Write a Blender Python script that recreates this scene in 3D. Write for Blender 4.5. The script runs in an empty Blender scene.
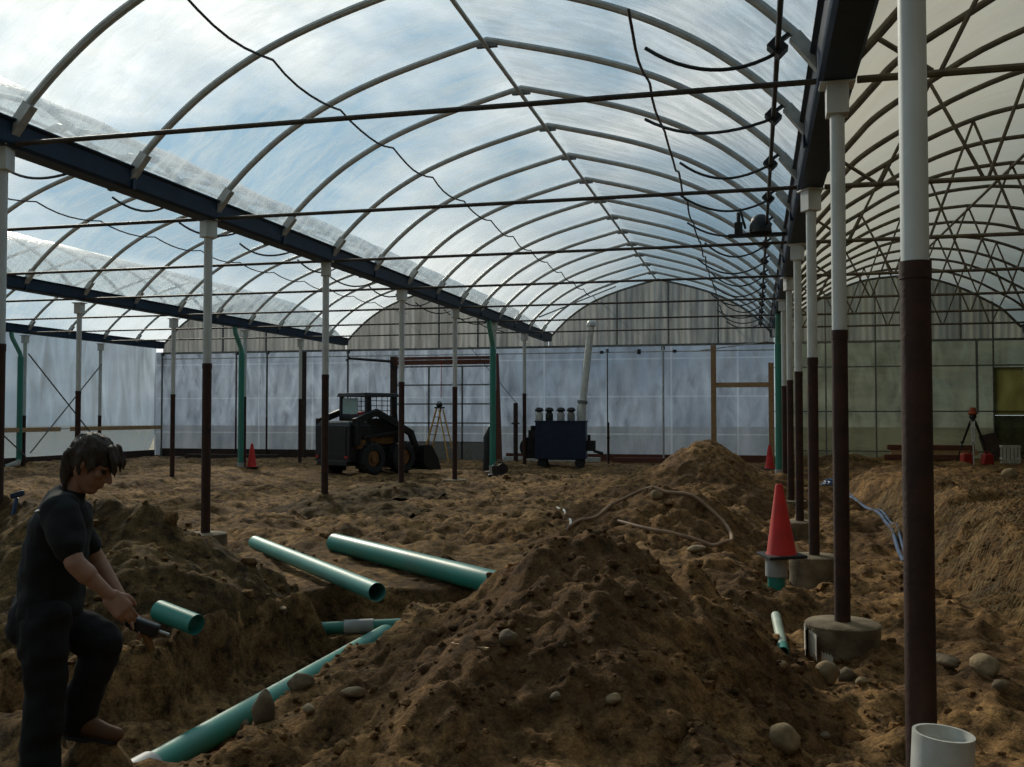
import bpy, math, random
import numpy as np
from mathutils import Vector, Matrix

C = bpy.context.scene
COL = C.collection
rnd = random.Random(7)
R = math.radians

# ------------------------------------------------------------------ camera
cam_d = bpy.data.cameras.new('camera')
cam = bpy.data.objects.new('camera', cam_d)
COL.objects.link(cam)
cam_d.sensor_fit = 'HORIZONTAL'
cam_d.sensor_width = 36.0
cam_d.lens = 36.0 * 981.5 / 1024.0
cam_d.clip_start = 0.05
cam_d.clip_end = 600
CZ, YAW, PITCH = 1.58, 0.2426, 0.03227
cam.location = (0, 0, CZ)
cam.rotation_euler = (math.pi / 2 + PITCH, 0, YAW)
C.camera = cam

# ------------------------------------------------------------------ colour management
C.view_settings.view_transform = 'Standard'
C.view_settings.look = 'None'
C.view_settings.gamma = 1.0
C.view_settings.use_curve_mapping = False
C.view_settings.exposure = -0.30

# ------------------------------------------------------------------ sky and sun
SUN_DIR = Vector((-0.62, 0.72, 0.52)).normalized()
w = bpy.data.worlds.new('sky')
C.world = w
w.use_nodes = True
nt = w.node_tree
nt.nodes.clear()
def N(t, **k):
    n = nt.nodes.new(t)
    for a, b in k.items():
        setattr(n, a, b)
    return n
L = lambda a, b: nt.links.new(a, b)
tc = N('ShaderNodeTexCoord')
sep = N('ShaderNodeSeparateXYZ'); L(tc.outputs['Generated'], sep.inputs[0])
grad = N('ShaderNodeValToRGB'); L(sep.outputs['Z'], grad.inputs[0])
e = grad.color_ramp.elements
e[0].position = 0.0; e[0].color = (0.50, 0.60, 0.66, 1)
e[1].position = 0.75; e[1].color = (0.20, 0.44, 0.68, 1)
m = e.new(0.18); m.color = (0.38, 0.58, 0.74, 1)
mp = N('ShaderNodeMapping'); mp.inputs['Scale'].default_value = (1.0, 1.0, 2.2)
L(tc.outputs['Generated'], mp.inputs[0])
no = N('ShaderNodeTexNoise'); no.inputs['Scale'].default_value = 2.6
no.inputs['Detail'].default_value = 6; no.inputs['Roughness'].default_value = 0.55
L(mp.outputs[0], no.inputs['Vector'])
cr = N('ShaderNodeValToRGB'); L(no.outputs['Fac'], cr.inputs[0])
cr.color_ramp.elements[0].position = 0.43; cr.color_ramp.elements[0].color = (0, 0, 0, 1)
cr.color_ramp.elements[1].position = 0.61; cr.color_ramp.elements[1].color = (1, 1, 1, 1)
# clouds: brighter towards the sun, greyer away from it
dot = N('ShaderNodeVectorMath', operation='DOT_PRODUCT')
L(tc.outputs['Generated'], dot.inputs[0]); dot.inputs[1].default_value = SUN_DIR
ccol = N('ShaderNodeValToRGB'); L(dot.outputs['Value'], ccol.inputs[0])
ccol.color_ramp.elements[0].position = 0.0; ccol.color_ramp.elements[0].color = (0.46, 0.52, 0.50, 1)
ccol.color_ramp.elements[1].position = 0.95; ccol.color_ramp.elements[1].color = (1.30, 1.31, 1.28, 1)
q = ccol.color_ramp.elements.new(0.55); q.color = (0.72, 0.80, 0.82, 1)
mix = N('ShaderNodeMix', data_type='RGBA')
L(cr.outputs[0], mix.inputs['Factor']); L(grad.outputs[0], mix.inputs['A']); L(ccol.outputs[0], mix.inputs['B'])
# sky strength dimmed behind the camera, added to cut the front fill light
dot2 = N('ShaderNodeVectorMath', operation='DOT_PRODUCT')
L(tc.outputs['Generated'], dot2.inputs[0]); dot2.inputs[1].default_value = Vector((-.38, .80, .46)).normalized()
dimr = N('ShaderNodeMapRange'); L(dot2.outputs['Value'], dimr.inputs[0])
dimr.inputs[1].default_value = -0.6; dimr.inputs[2].default_value = 0.95
dimr.inputs[3].default_value = 0.15; dimr.inputs[4].default_value = 1.15
bg = N('ShaderNodeBackground'); L(mix.outputs['Result'], bg.inputs[0]); L(dimr.outputs[0], bg.inputs[1])
out = N('ShaderNodeOutputWorld'); L(bg.outputs[0], out.inputs[0])

sun_d = bpy.data.lights.new('sun', 'SUN')
sun = bpy.data.objects.new('sun', sun_d)
COL.objects.link(sun)
sun_d.energy = 4.6
sun_d.angle = R(4)
sun_d.color = (1.0, 0.90, 0.74)
sun.rotation_euler = SUN_DIR.to_track_quat('Z', 'Y').to_euler()
sun.location = (-10, 10, 20)

# ------------------------------------------------------------------ materials
def mat(name, col, rough=0.6, metal=0.0, var=0.0, scale=8.0, col2=None, bump=0.0, bscale=40.0, stretch=(1, 1, 1), spec=0.5, detail=5):
    m = bpy.data.materials.new(name)
    m.use_nodes = True
    t = m.node_tree
    b = t.nodes['Principled BSDF']
    b.inputs['Roughness'].default_value = rough
    b.inputs['Metallic'].default_value = metal
    b.inputs['Specular IOR Level'].default_value = spec
    c = t.nodes.new('ShaderNodeTexCoord')
    mpp = t.nodes.new('ShaderNodeMapping')
    mpp.inputs['Scale'].default_value = stretch
    t.links.new(c.outputs['Object'], mpp.inputs[0])
    if col2 is None:
        col2 = tuple(max(0, x * (1 - var)) for x in col)
    n = t.nodes.new('ShaderNodeTexNoise')
    n.inputs['Scale'].default_value = scale
    n.inputs['Detail'].default_value = detail
    t.links.new(mpp.outputs[0], n.inputs['Vector'])
    r = t.nodes.new('ShaderNodeValToRGB')
    r.color_ramp.elements[0].position = 0.36
    r.color_ramp.elements[0].color = (*col2, 1)
    r.color_ramp.elements[1].position = 0.62
    r.color_ramp.elements[1].color = (*col, 1)
    t.links.new(n.outputs['Fac'], r.inputs[0])
    t.links.new(r.outputs[0], b.inputs['Base Color'])
    if bump > 0:
        n2 = t.nodes.new('ShaderNodeTexNoise')
        n2.inputs['Scale'].default_value = bscale
        n2.inputs['Detail'].default_value = 4
        t.links.new(mpp.outputs[0], n2.inputs['Vector'])
        bp = t.nodes.new('ShaderNodeBump')
        bp.inputs['Strength'].default_value = bump
        bp.inputs['Distance'].default_value = 0.02
        t.links.new(n2.outputs['Fac'], bp.inputs['Height'])
        t.links.new(bp.outputs[0], b.inputs['Normal'])
    return m

def film(name, clear, tint, haze, stretch=(1, 1, 1), scale=3.0, lo=0.4, hi=1.5, scatter_back=0.35, sheen=0.0):
    """thin plastic sheeting: part clear, part milky, with wrinkle streaks; clear = share that passes straight"""
    m = bpy.data.materials.new(name)
    m.use_nodes = True
    t = m.node_tree
    t.nodes.clear()
    nn = t.nodes.new
    c = nn('ShaderNodeTexCoord')
    mpp = nn('ShaderNodeMapping'); mpp.inputs['Scale'].default_value = stretch
    t.links.new(c.outputs['Object'], mpp.inputs[0])
    n = nn('ShaderNodeTexNoise'); n.inputs['Scale'].default_value = scale; n.inputs['Detail'].default_value = 7
    n.inputs['Roughness'].default_value = 0.62; n.inputs['Distortion'].default_value = 0.6
    t.links.new(mpp.outputs[0], n.inputs['Vector'])
    rr = nn('ShaderNodeMapRange')
    rr.inputs[1].default_value = 0.32; rr.inputs[2].default_value = 0.70
    rr.inputs[3].default_value = max(0, (1 - clear) * lo); rr.inputs[4].default_value = min(1, (1 - clear) * hi)
    t.links.new(n.outputs['Fac'], rr.inputs[0])
    tr = nn('ShaderNodeBsdfTransparent'); tr.inputs[0].default_value = (*tint, 1)
    tl = nn('ShaderNodeBsdfTranslucent'); tl.inputs[0].default_value = (*haze, 1)
    df = nn('ShaderNodeBsdfDiffuse'); df.inputs[0].default_value = (*haze, 1)
    mx0 = nn('ShaderNodeMixShader'); mx0.inputs[0].default_value = scatter_back
    t.links.new(tl.outputs[0], mx0.inputs[1]); t.links.new(df.outputs[0], mx0.inputs[2])
    mx = nn('ShaderNodeMixShader')
    t.links.new(rr.outputs[0], mx.inputs[0]); t.links.new(tr.outputs[0], mx.inputs[1]); t.links.new(mx0.outputs[0], mx.inputs[2])
    bp = nn('ShaderNodeBump'); bp.inputs['Strength'].default_value = 0.5; bp.inputs['Distance'].default_value = 0.05
    t.links.new(n.outputs['Fac'], bp.inputs['Height'])
    for x in (tl, df):
        t.links.new(bp.outputs[0], x.inputs['Normal'])
    # plastic sheen, strongest at grazing angles
    lw = nn('ShaderNodeLayerWeight'); lw.inputs[0].default_value = .5
    pw = nn('ShaderNodeMath'); pw.operation = 'POWER'; pw.inputs[1].default_value = 3.5
    t.links.new(lw.outputs['Facing'], pw.inputs[0])
    sc = nn('ShaderNodeMath'); sc.operation = 'MULTIPLY'; sc.inputs[1].default_value = sheen
    t.links.new(pw.outputs[0], sc.inputs[0])
    gl = nn('ShaderNodeBsdfGlossy'); gl.inputs['Roughness'].default_value = .22
    t.links.new(bp.outputs[0], gl.inputs['Normal'])
    mg = nn('ShaderNodeMixShader')
    t.links.new(sc.outputs[0], mg.inputs[0]); t.links.new(mx.outputs[0], mg.inputs[1]); t.links.new(gl.outputs[0], mg.inputs[2])
    o = nn('ShaderNodeOutputMaterial')
    t.links.new(mg.outputs[0], o.inputs[0])
    return m

def streaks(m, ca, cb, stretch, scale, seams=None):
    """uneven tint of a sheet, lighter and darker streaks along its height"""
    t = m.node_tree
    c = t.nodes.new('ShaderNodeTexCoord')
    mpp = t.nodes.new('ShaderNodeMapping'); mpp.inputs['Scale'].default_value = stretch
    t.links.new(c.outputs['Object'], mpp.inputs[0])
    n = t.nodes.new('ShaderNodeTexNoise'); n.inputs['Scale'].default_value = scale; n.inputs['Detail'].default_value = 6; n.inputs['Roughness'].default_value = .7
    t.links.new(mpp.outputs[0], n.inputs['Vector'])
    r = t.nodes.new('ShaderNodeValToRGB'); t.links.new(n.outputs['Fac'], r.inputs[0])
    r.color_ramp.elements[0].position = .38; r.color_ramp.elements[0].color = (*cb, 1)
    r.color_ramp.elements[1].position = .60; r.color_ramp.elements[1].color = (*ca, 1)
    col = r.outputs[0]
    if seams:
        # pale welded seams of the sheeting, upright and level
        sp = t.nodes.new('ShaderNodeSeparateXYZ'); t.links.new(c.outputs['Object'], sp.inputs[0])
        lines = []
        for axis_, per, off, wd in (('X', seams[0], seams[1], .030), ('Z', seams[2], seams[3], .022)):
            ad = t.nodes.new('ShaderNodeMath'); ad.operation = 'ADD'; ad.inputs[1].default_value = off
            t.links.new(sp.outputs[axis_], ad.inputs[0])
            pg = t.nodes.new('ShaderNodeMath'); pg.operation = 'PINGPONG'; pg.inputs[1].default_value = per / 2
            t.links.new(ad.outputs[0], pg.inputs[0])
            lt_ = t.nodes.new('ShaderNodeMath'); lt_.operation = 'LESS_THAN'; lt_.inputs[1].default_value = wd
            t.links.new(pg.outputs[0], lt_.inputs[0])
            lines.append(lt_)
        mxm = t.nodes.new('ShaderNodeMath'); mxm.operation = 'MAXIMUM'
        t.links.new(lines[0].outputs[0], mxm.inputs[0]); t.links.new(lines[1].outputs[0], mxm.inputs[1])
        mc = t.nodes.new('ShaderNodeMix'); mc.data_type = 'RGBA'
        t.links.new(mxm.outputs[0], mc.inputs['Factor']); t.links.new(col, mc.inputs['A'])
        mc.inputs['B'].default_value = (ca[0] * 1.35, ca[1] * 1.35, ca[2] * 1.3, 1)
        col = mc.outputs['Result']
    for x in t.nodes:
        if x.type in ('BSDF_TRANSLUCENT', 'BSDF_DIFFUSE'):
            t.links.new(col, x.inputs[0])

def soil_mat(name, dry, damp, dark, lean=0.0):
    m = bpy.data.materials.new(name)
    m.use_nodes = True
    t = m.node_tree
    b = t.nodes['Principled BSDF']
    b.inputs['Roughness'].default_value = 0.95
    b.inputs['Specular IOR Level'].default_value = 0.15
    nn = t.nodes.new
    geo = nn('ShaderNodeNewGeometry')
    def noise(sc, det=6, rough=0.6):
        n = nn('ShaderNodeTexNoise'); n.inputs['Scale'].default_value = sc
        n.inputs['Detail'].default_value = det; n.inputs['Roughness'].default_value = rough
        t.links.new(geo.outputs['Position'], n.inputs['Vector'])
        return n
    a = noise(0.9); f = noise(9.0, 8, 0.7); g = noise(55.0, 4, 0.7)
    r1 = nn('ShaderNodeValToRGB'); t.links.new(a.outputs['Fac'], r1.inputs[0])
    r1.color_ramp.elements[0].position = 0.40 + lean; r1.color_ramp.elements[0].color = (*damp, 1)
    r1.color_ramp.elements[1].position = 0.58 + lean; r1.color_ramp.elements[1].color = (*dry, 1)
    r2 = nn('ShaderNodeValToRGB'); t.links.new(f.outputs['Fac'], r2.inputs[0])
    r2.color_ramp.elements[0].position = 0.36; r2.color_ramp.elements[0].color = (1, 1, 1, 1)
    r2.color_ramp.elements[1].position = 0.60; r2.color_ramp.elements[1].color = (0, 0, 0, 1)
    mm = nn('ShaderNodeMix'); mm.data_type = 'RGBA'
    t.links.new(r2.outputs[0], mm.inputs['Factor']); t.links.new(r1.outputs[0], mm.inputs['A'])
    mm.inputs['B'].default_value = (*dark, 1)
    r3 = nn('ShaderNodeMapRange'); t.links.new(g.outputs['Fac'], r3.inputs[0])
    r3.inputs[1].default_value = 0.3; r3.inputs[2].default_value = 0.7; r3.inputs[3].default_value = 0.55; r3.inputs[4].default_value = 1.4
    mul = nn('ShaderNodeVectorMath'); mul.operation = 'SCALE'
    t.links.new(mm.outputs['Result'], mul.inputs[0]); t.links.new(r3.outputs[0], mul.inputs['Scale'])
    t.links.new(mul.outputs[0], b.inputs['Base Color'])
    add = nn('ShaderNodeMath'); add.operation = 'MULTIPLY_ADD'
    t.links.new(f.outputs['Fac'], add.inputs[0]); add.inputs[1].default_value = 2.5; t.links.new(g.outputs['Fac'], add.inputs[2])
    bp = nn('ShaderNodeBump'); bp.inputs['Strength'].default_value = 0.8; bp.inputs['Distance'].default_value = 0.025
    t.links.new(add.outputs[0], bp.inputs['Height']); t.links.new(bp.outputs[0], b.inputs['Normal'])
    return m

M = {}
M['soil'] = soil_mat('damp_sandy_soil', (0.38, 0.218, 0.088), (0.165, 0.091, 0.038), (0.040, 0.022, 0.009))
M['pile'] = soil_mat('heaped_sandy_soil', (0.37, 0.205, 0.082), (0.175, 0.094, 0.040), (0.048, 0.026, 0.010), 0.03)
M['topsoil'] = soil_mat('brown_topsoil', (0.20, 0.122, 0.046), (0.095, 0.056, 0.022), (0.028, 0.017, 0.008))
M['outside'] = mat('outdoor_ground', (0.20, 0.18, 0.11), 0.95, col2=(0.10, 0.11, 0.06), scale=0.4)
M['galv'] = mat('galvanised_steel', (0.50, 0.52, 0.51), 0.5, 0.25, var=0.2, scale=14)
M['galvdull'] = mat('dull_grey_steel', (0.20, 0.21, 0.20), 0.6, 0.4, var=0.3, scale=10)
M['rod'] = mat('dark_brown_rod_steel', (0.075, 0.062, 0.050), 0.6, 0.3, var=0.4, scale=12)
M['oldsteel'] = mat('weathered_brown_steel', (0.13, 0.115, 0.085), 0.65, 0.3, var=0.4, scale=9)
M['white'] = mat('white_painted_steel', (0.62, 0.65, 0.64), 0.5, 0.1, col2=(0.50, 0.52, 0.50), scale=5, stretch=(1, 1, .4))
M['rust'] = mat('red_brown_primer', (0.048, 0.015, 0.007), 0.75, 0.0, col2=(0.022, 0.009, 0.005), scale=9, bump=.2)
M['blue'] = mat('navy_blue_gutter_paint', (0.010, 0.034, 0.075), 0.5, 0.0, col2=(0.006, 0.022, 0.050), scale=4, spec=.3)
M['concrete'] = mat('rough_concrete', (0.215, 0.165, 0.10), 0.95, col2=(0.095, 0.068, 0.038), scale=5, bump=.5)
M['green'] = mat('green_sewer_pipe_plastic', (0.022, 0.235, 0.180), 0.45, col2=(0.05, 0.21, 0.165), scale=3, stretch=(1, 1, .3))
M['greenpale'] = mat('sun_faded_green_plastic', (0.095, 0.34, 0.28), 0.5, col2=(0.09, 0.29, 0.24), scale=3)
M['palepipe'] = mat('pale_green_grey_plastic', (0.38, 0.45, 0.36), 0.5, var=.2)
M['pvcwhite'] = mat('off_white_plastic', (0.60, 0.60, 0.56), 0.45, col2=(0.46, 0.46, 0.41), scale=9)
M['pvcgrey'] = mat('grey_white_coupling_plastic', (0.42, 0.42, 0.40), 0.5, var=.25)
M['black'] = mat('black_plastic', (0.012, 0.012, 0.013), 0.5, var=.3)
M['rubber'] = mat('black_rubber', (0.02, 0.02, 0.02), 0.8, var=.3)
M['hose'] = mat('black_irrigation_hose', (0.016, 0.017, 0.018), 0.5, var=.3)
M['orange'] = mat('red_orange_cone_plastic', (0.58, 0.018, 0.010), 0.7, col2=(0.44, 0.014, 0.009), scale=6)
M['darkmetal'] = mat('dark_machine_paint', (0.018, 0.018, 0.020), 0.45, 0.2, var=.3)
M['amber'] = mat('worn_yellow_machine_paint', (0.24, 0.105, 0.022), 0.55, var=.5)
M['wood'] = mat('weathered_timber', (0.42, 0.25, 0.12), 0.8, col2=(0.30, 0.17, 0.08), scale=6, stretch=(1, 1, 6))
M['woodx'] = mat('raw_timber_board', (0.48, 0.30, 0.15), 0.8, col2=(0.34, 0.21, 0.10), scale=6, stretch=(.6, 6, 6))
M['woodred'] = mat('red_brown_stained_timber', (0.16, 0.050, 0.026), 0.8, col2=(0.09, 0.032, 0.020), scale=6, stretch=(1, 1, 5))
M['wooddark'] = mat('dark_brown_timber', (0.055, 0.032, 0.022), 0.8, var=.4, scale=6)
M['bluepaint'] = mat('navy_machine_paint', (0.007, 0.020, 0.058), 0.5, 0.1, var=.3)
M['ladder'] = mat('yellow_fibreglass', (0.75, 0.40, 0.06), 0.5, var=.2)
M['rock'] = mat('tan_field_stone', (0.30, 0.215, 0.115), 0.9, col2=(0.18, 0.125, 0.065), scale=9, bump=.5, bscale=25)
M['rockgrey'] = mat('grey_brown_field_stone', (0.17, 0.125, 0.072), 0.9, col2=(0.10, 0.072, 0.042), scale=9, bump=.5, bscale=25)
M['skin'] = mat('skin', (0.36, 0.185, 0.115), 0.55, var=.15, scale=20)
M['hair'] = mat('brown_hair', (0.048, 0.027, 0.014), 0.65, col2=(0.026, 0.015, 0.008), scale=30, stretch=(3, 3, .6), bump=.6, bscale=90)
M['tee'] = mat('black_cotton', (0.006, 0.007, 0.008), 0.9, var=.2, bump=.3, bscale=14)
M['trouser'] = mat('black_work_trouser_cloth', (0.005, 0.005, 0.006), 0.9, var=.2, bump=.4, bscale=10)
M['boot'] = mat('tan_boot_leather', (0.14, 0.062, 0.024), 0.8, var=.3)
M['grass'] = mat('dry_straw_grass', (0.27, 0.17, 0.058), 0.9, col2=(0.085, 0.055, 0.020), scale=3)
M['steelgrey'] = mat('grey_sheet', (0.24, 0.23, 0.21), 0.8, var=.2)
M['paper'] = mat('dirty_white_cardboard', (0.55, 0.50, 0.42), 0.9, var=.3)
M['bluehose'] = mat('blue_hose_plastic', (0.06, 0.12, 0.24), 0.4, var=.3)
M['hosebrown'] = mat('dusty_brown_hose', (0.30, 0.18, 0.10), 0.7, var=.3)
M['laser'] = mat('dusty_orange_plastic', (0.42, 0.075, 0.025), 0.6, var=.3)
M['red'] = mat('red_plastic', (0.45, 0.03, 0.02), 0.5, var=.2)
M['glassgreen'] = mat('pale_green_window', (0.30, 0.42, 0.40), 0.2, var=.1)
M['leaf'] = mat('distant_foliage', (0.085, 0.11, 0.055), 0.9, col2=(0.04, 0.055, 0.03), scale=2)
M['yellowdoor'] = mat('pale_yellow_door_paint', (0.55, 0.50, 0.22), 0.7, var=.15)
M['roof'] = film('clear_roof_film', 0.66, (0.97, 1.0, 1.0), (0.74, 0.82, 0.84), (.6, 1.9, 1.1), 2.2, .25, 1.7, .22, .75)
M['roofold'] = film('aged_cream_roof_film', 0.14, (0.70, 0.70, 0.62), (0.46, 0.44, 0.365), (.5, 1.2, 1), 1.2, .9, 1.1)
M['wallfilm'] = film('milky_wall_film', 0.10, (0.40, 0.46, 0.52), (0.145, 0.182, 0.235), (1.6, 1, .6), 1.6, .6, 1.3, .2)
M['wallclear'] = film('clear_old_wall_film', 0.28, (0.24, 0.245, 0.17), (0.062, 0.064, 0.043), (1.4, 1, .5), 1.4, .7, 1.3, .3)
M['sidefilm'] = film('side_wall_film', 0.30, (0.55, 0.62, 0.68), (0.165, 0.20, 0.235), (1, 1.6, .35), 1.2, .6, 1.3, .2)
M['gable'] = film('grey_corrugated_panel', 0.04, (0.7, 0.7, 0.7), (0.15, 0.155, 0.145), (5.5, 1, .25), 1.0, .9, 1.03, .2)
M['gableold'] = film('aged_olive_gable_panel', 0.04, (0.5, 0.5, 0.4), (0.07, 0.07, 0.055), (5.5, 1, .25), 1.0, .9, 1.03, .2)
streaks(M['gableold'], (0.095, 0.095, 0.075), (0.040, 0.042, 0.036), (1.0, 1, .10), 1.6)
M['yellowpanel'] = film('pale_yellow_panel', 0.06, (0.6, 0.6, 0.4), (0.150, 0.146, 0.070), (1, 1, .4), 1.5, .8, 1.2, .2)
streaks(M['wallclear'], (0.066, 0.068, 0.046), (0.020, 0.022, 0.016), (.35, 1, 1.1), .8)  # darker and lighter tint stands in for the outdoors half seen through
streaks(M['gable'], (0.145, 0.15, 0.14), (0.055, 0.058, 0.056), (1.0, 1, .10), 2.6)
streaks(M['wallfilm'], (0.115, 0.136, 0.172), (0.070, 0.087, 0.117), (1.0, 1, .45), .8, seams=(2.2, .55, 1.29, .36))

# ------------------------------------------------------------------ mesh builder
class MB:
    def __init__(self):
        self.v, self.f = [], []
    def add(self, vs, fs):
        o = len(self.v)
        self.v += [tuple(p) for p in vs]
        self.f += [tuple(i + o for i in f) for f in fs]
        return self
    def box(self, c, s, rot=None, taper=1.0):
        x, y, z = s[0] / 2, s[1] / 2, s[2] / 2
        vs = [Vector((a * x * (taper if d > 0 else 1), b * y * (taper if d > 0 else 1), d * z)) for d in (-1, 1) for b in (-1, 1) for a in (-1, 1)]
        if rot is not None:
            vs = [rot @ v for v in vs]
        c = Vector(c)
        return self.add([v + c for v in vs], [(0, 2, 3, 1), (4, 5, 7, 6), (0, 1, 5, 4), (2, 6, 7, 3), (0, 4, 6, 2), (1, 3, 7, 5)])
    def beam(self, a, b, wd, ht, up=(0, 0, 1)):
        a, b = Vector(a), Vector(b)
        d = (b - a).normalized()
        up = Vector(up)
        if abs(d.dot(up)) > .99:
            up = Vector((0, 1, 0))
        s = d.cross(up).normalized(); u = s.cross(d)
        vs = [p + s * (i * wd / 2) + u * (j * ht / 2) for p in (a, b) for j in (-1, 1) for i in (-1, 1)]
        return self.add(vs, [(0, 1, 3, 2), (4, 6, 7, 5), (0, 4, 5, 1), (2, 3, 7, 6), (0, 2, 6, 4), (1, 5, 7, 3)])
    def tube(self, pts, r, n=10, caps=True):
        pts = [Vector(p) for p in pts]
        rs = r if isinstance(r, (list, tuple)) else [r] * len(pts)
        vs, fs = [], []
        prev = None
        for i, p in enumerate(pts):
            d = (pts[min(i + 1, len(pts) - 1)] - pts[max(i - 1, 0)]).normalized()
            if prev is None:
                up = Vector((0, 0, 1)) if abs(d.z) < .9 else Vector((1, 0, 0))
                s = d.cross(up).normalized()
            else:
                s = (prev - d * prev.dot(d)).normalized()
            prev = s
            u = s.cross(d)
            for k in range(n):
                a = 2 * math.pi * k / n
                vs.append(p + s * (math.cos(a) * rs[i]) + u * (math.sin(a) * rs[i]))
        for i in range(len(pts) - 1):
            for k in range(n):
                k2 = (k + 1) % n
                fs.append((i * n + k, i * n + k2, (i + 1) * n + k2, (i + 1) * n + k))
        if caps:
            fs.append(tuple(range(n))[::-1]); fs.append(tuple((len(pts) - 1) * n + k for k in range(n)))
        return self.add(vs, fs)
    def cyl(self, a, b, r, r2=None, n=16, caps=True):
        return self.tube([a, b], [r, r if r2 is None else r2], n, caps)
    def pipe(self, a, b, ro, ri, n=24):
        """open hollow pipe"""
        a, b = Vector(a), Vector(b)
        d = (b - a).normalized()
        e_ = d * .0005
        return self.tube([a + e_, a, b, b - e_, b - e_ * 2, a + e_ * 2, a + e_], [ri, ro, ro, ri, ri, ri, ri], n, False) if False else self._pipe(a, b, d, ro, ri, n)
    def _pipe(self, a, b, d, ro, ri, n):
        up = Vector((0, 0, 1)) if abs(d.z) < .9 else Vector((1, 0, 0))
        s = d.cross(up).normalized(); u = s.cross(d)
        rings = [(a, ri), (a, ro), (b, ro), (b, ri)]
        vs, fs = [], []
        for p, r in rings:
            for k in range(n):
                t = 2 * math.pi * k / n
                vs.append(p + s * (math.cos(t) * r) + u * (math.sin(t) * r))
        for i in range(4):
            j = (i + 1) % 4
            for k in range(n):
                k2 = (k + 1) % n
                fs.append((i * n + k, i * n + k2, j * n + k2, j * n + k))
        return self.add(vs, fs)
    def lathe(self, prof, c=(0, 0, 0), n=24):
        c = Vector(c)
        vs = [c + Vector((math.cos(2 * math.pi * k / n) * r, math.sin(2 * math.pi * k / n) * r, z)) for r, z in prof for k in range(n)]
        fs = [(i * n + k, i * n + (k + 1) % n, (i + 1) * n + (k + 1) % n, (i + 1) * n + k) for i in range(len(prof) - 1) for k in range(n)]
        return self.add(vs, fs)
    def ball(self, c, r, n=12, m=8, rot=None):
        if not isinstance(r, (tuple, list)):
            r = (r, r, r)
        c = Vector(c)
        vs, fs = [], []
        for i in range(1, m):
            th = math.pi * i / m
            for k in range(n):
                ph = 2 * math.pi * k / n
                p = Vector((math.sin(th) * math.cos(ph) * r[0], math.sin(th) * math.sin(ph) * r[1], math.cos(th) * r[2]))
                vs.append(c + (rot @ p if rot else p))
        top = len(vs); p = Vector((0, 0, r[2])); vs.append(c + (rot @ p if rot else p))
        vs.append(c - (rot @ p if rot else p))
        for i in range(m - 2):
            for k in range(n):
                k2 = (k + 1) % n
                fs.append((i * n + k, (i + 1) * n + k, (i + 1) * n + k2, i * n + k2))
        for k in range(n):
            k2 = (k + 1) % n
            fs.append((top, k, k2)); fs.append((top + 1, (m - 2) * n + k2, (m - 2) * n + k))
        return self.add(vs, fs)
    def cap(self, a, b, ra, rb, n=12):
        """capsule: tube with ball ends"""
        self.ball(a, ra, n, 8); self.ball(b, rb, n, 8)
        return self.cyl(a, b, ra, rb, n)
    def build(self, name, material, parent=None, origin=None, smooth=True, angle=40, bevel=0.0):
        me = bpy.data.meshes.new(name)
        vs = self.v
        if origin is not None:
            vs = [(x - origin[0], y - origin[1], z - origin[2]) for x, y, z in vs]
        me.from_pydata(vs, [], self.f)
        return link_mesh(name, me, material, parent, origin, smooth, angle, bevel)

def link_mesh(name, me, material, parent=None, origin=None, smooth=True, angle=40, bevel=0.0):
    me.materials.append(material)
    if smooth:
        me.polygons.foreach_set('use_smooth', [True] * len(me.polygons))
        me.set_sharp_from_angle(angle=R(angle))
    o = bpy.data.objects.new(name, me)
    COL.objects.link(o)
    if origin is not None:
        o.location = origin
    if parent is not None:
        o.parent = parent
    if bevel > 0:
        bv = o.modifiers.new('bevel', 'BEVEL'); bv.width = bevel; bv.segments = 2; bv.limit_method = 'ANGLE'
    me.update()
    return o

def tag(o, label=None, cat=None, group=None, kind=None):
    if label: o['label'] = label
    if cat: o['category'] = cat
    if group: o['group'] = group
    if kind: o['kind'] = kind
    return o

def thing(name, loc, label, cat, group=None, rz=0.0):
    o = bpy.data.objects.new(name, None)
    o.empty_display_size = .2
    COL.objects.link(o)
    o.location = loc
    o.rotation_euler = (0, 0, rz)
    return tag(o, label, cat, group)

def copy_tree(src, loc, rz, label, group=None):
    kids = {}
    for o in bpy.data.objects:
        if o.parent:
            kids.setdefault(o.parent.name, []).append(o)
    def rec(o, parent):
        c = o.copy()
        COL.objects.link(c)
        if parent is not None:
            c.parent = parent
        for k in kids.get(o.name, []):
            rec(k, c)
        return c
    c = rec(src, None)
    c.location = loc
    c.rotation_euler = (0, 0, rz)
    c['label'] = label
    if group:
        c['group'] = group
    return c

ORD = ['zeroth', 'first', 'second', 'third', 'fourth', 'fifth', 'sixth', 'seventh', 'eighth', 'ninth', 'tenth', 'eleventh', 'twelfth',
       'thirteenth', 'fourteenth', 'fifteenth', 'sixteenth', 'seventeenth', 'eighteenth', 'nineteenth', 'twentieth']

def project(x, y, z):
    d = -x * math.sin(YAW) + y * math.cos(YAW); r = x * math.cos(YAW) + y * math.sin(YAW); z = z - CZ
    d2 = d * math.cos(PITCH) + z * math.sin(PITCH); u = z * math.cos(PITCH) - d * math.sin(PITCH)
    if d2 < .1:
        return (9e9, 9e9)
    return 512 + 981.5 * r / d2, 383.5 - 981.5 * u / d2
def in_view(pts, mg=40):
    """used only to leave out repeats that lie wholly outside the photograph"""
    return any(-mg < a < 1024 + mg and -mg < b < 767 + mg for a, b in (project(*p) for p in pts))

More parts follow.
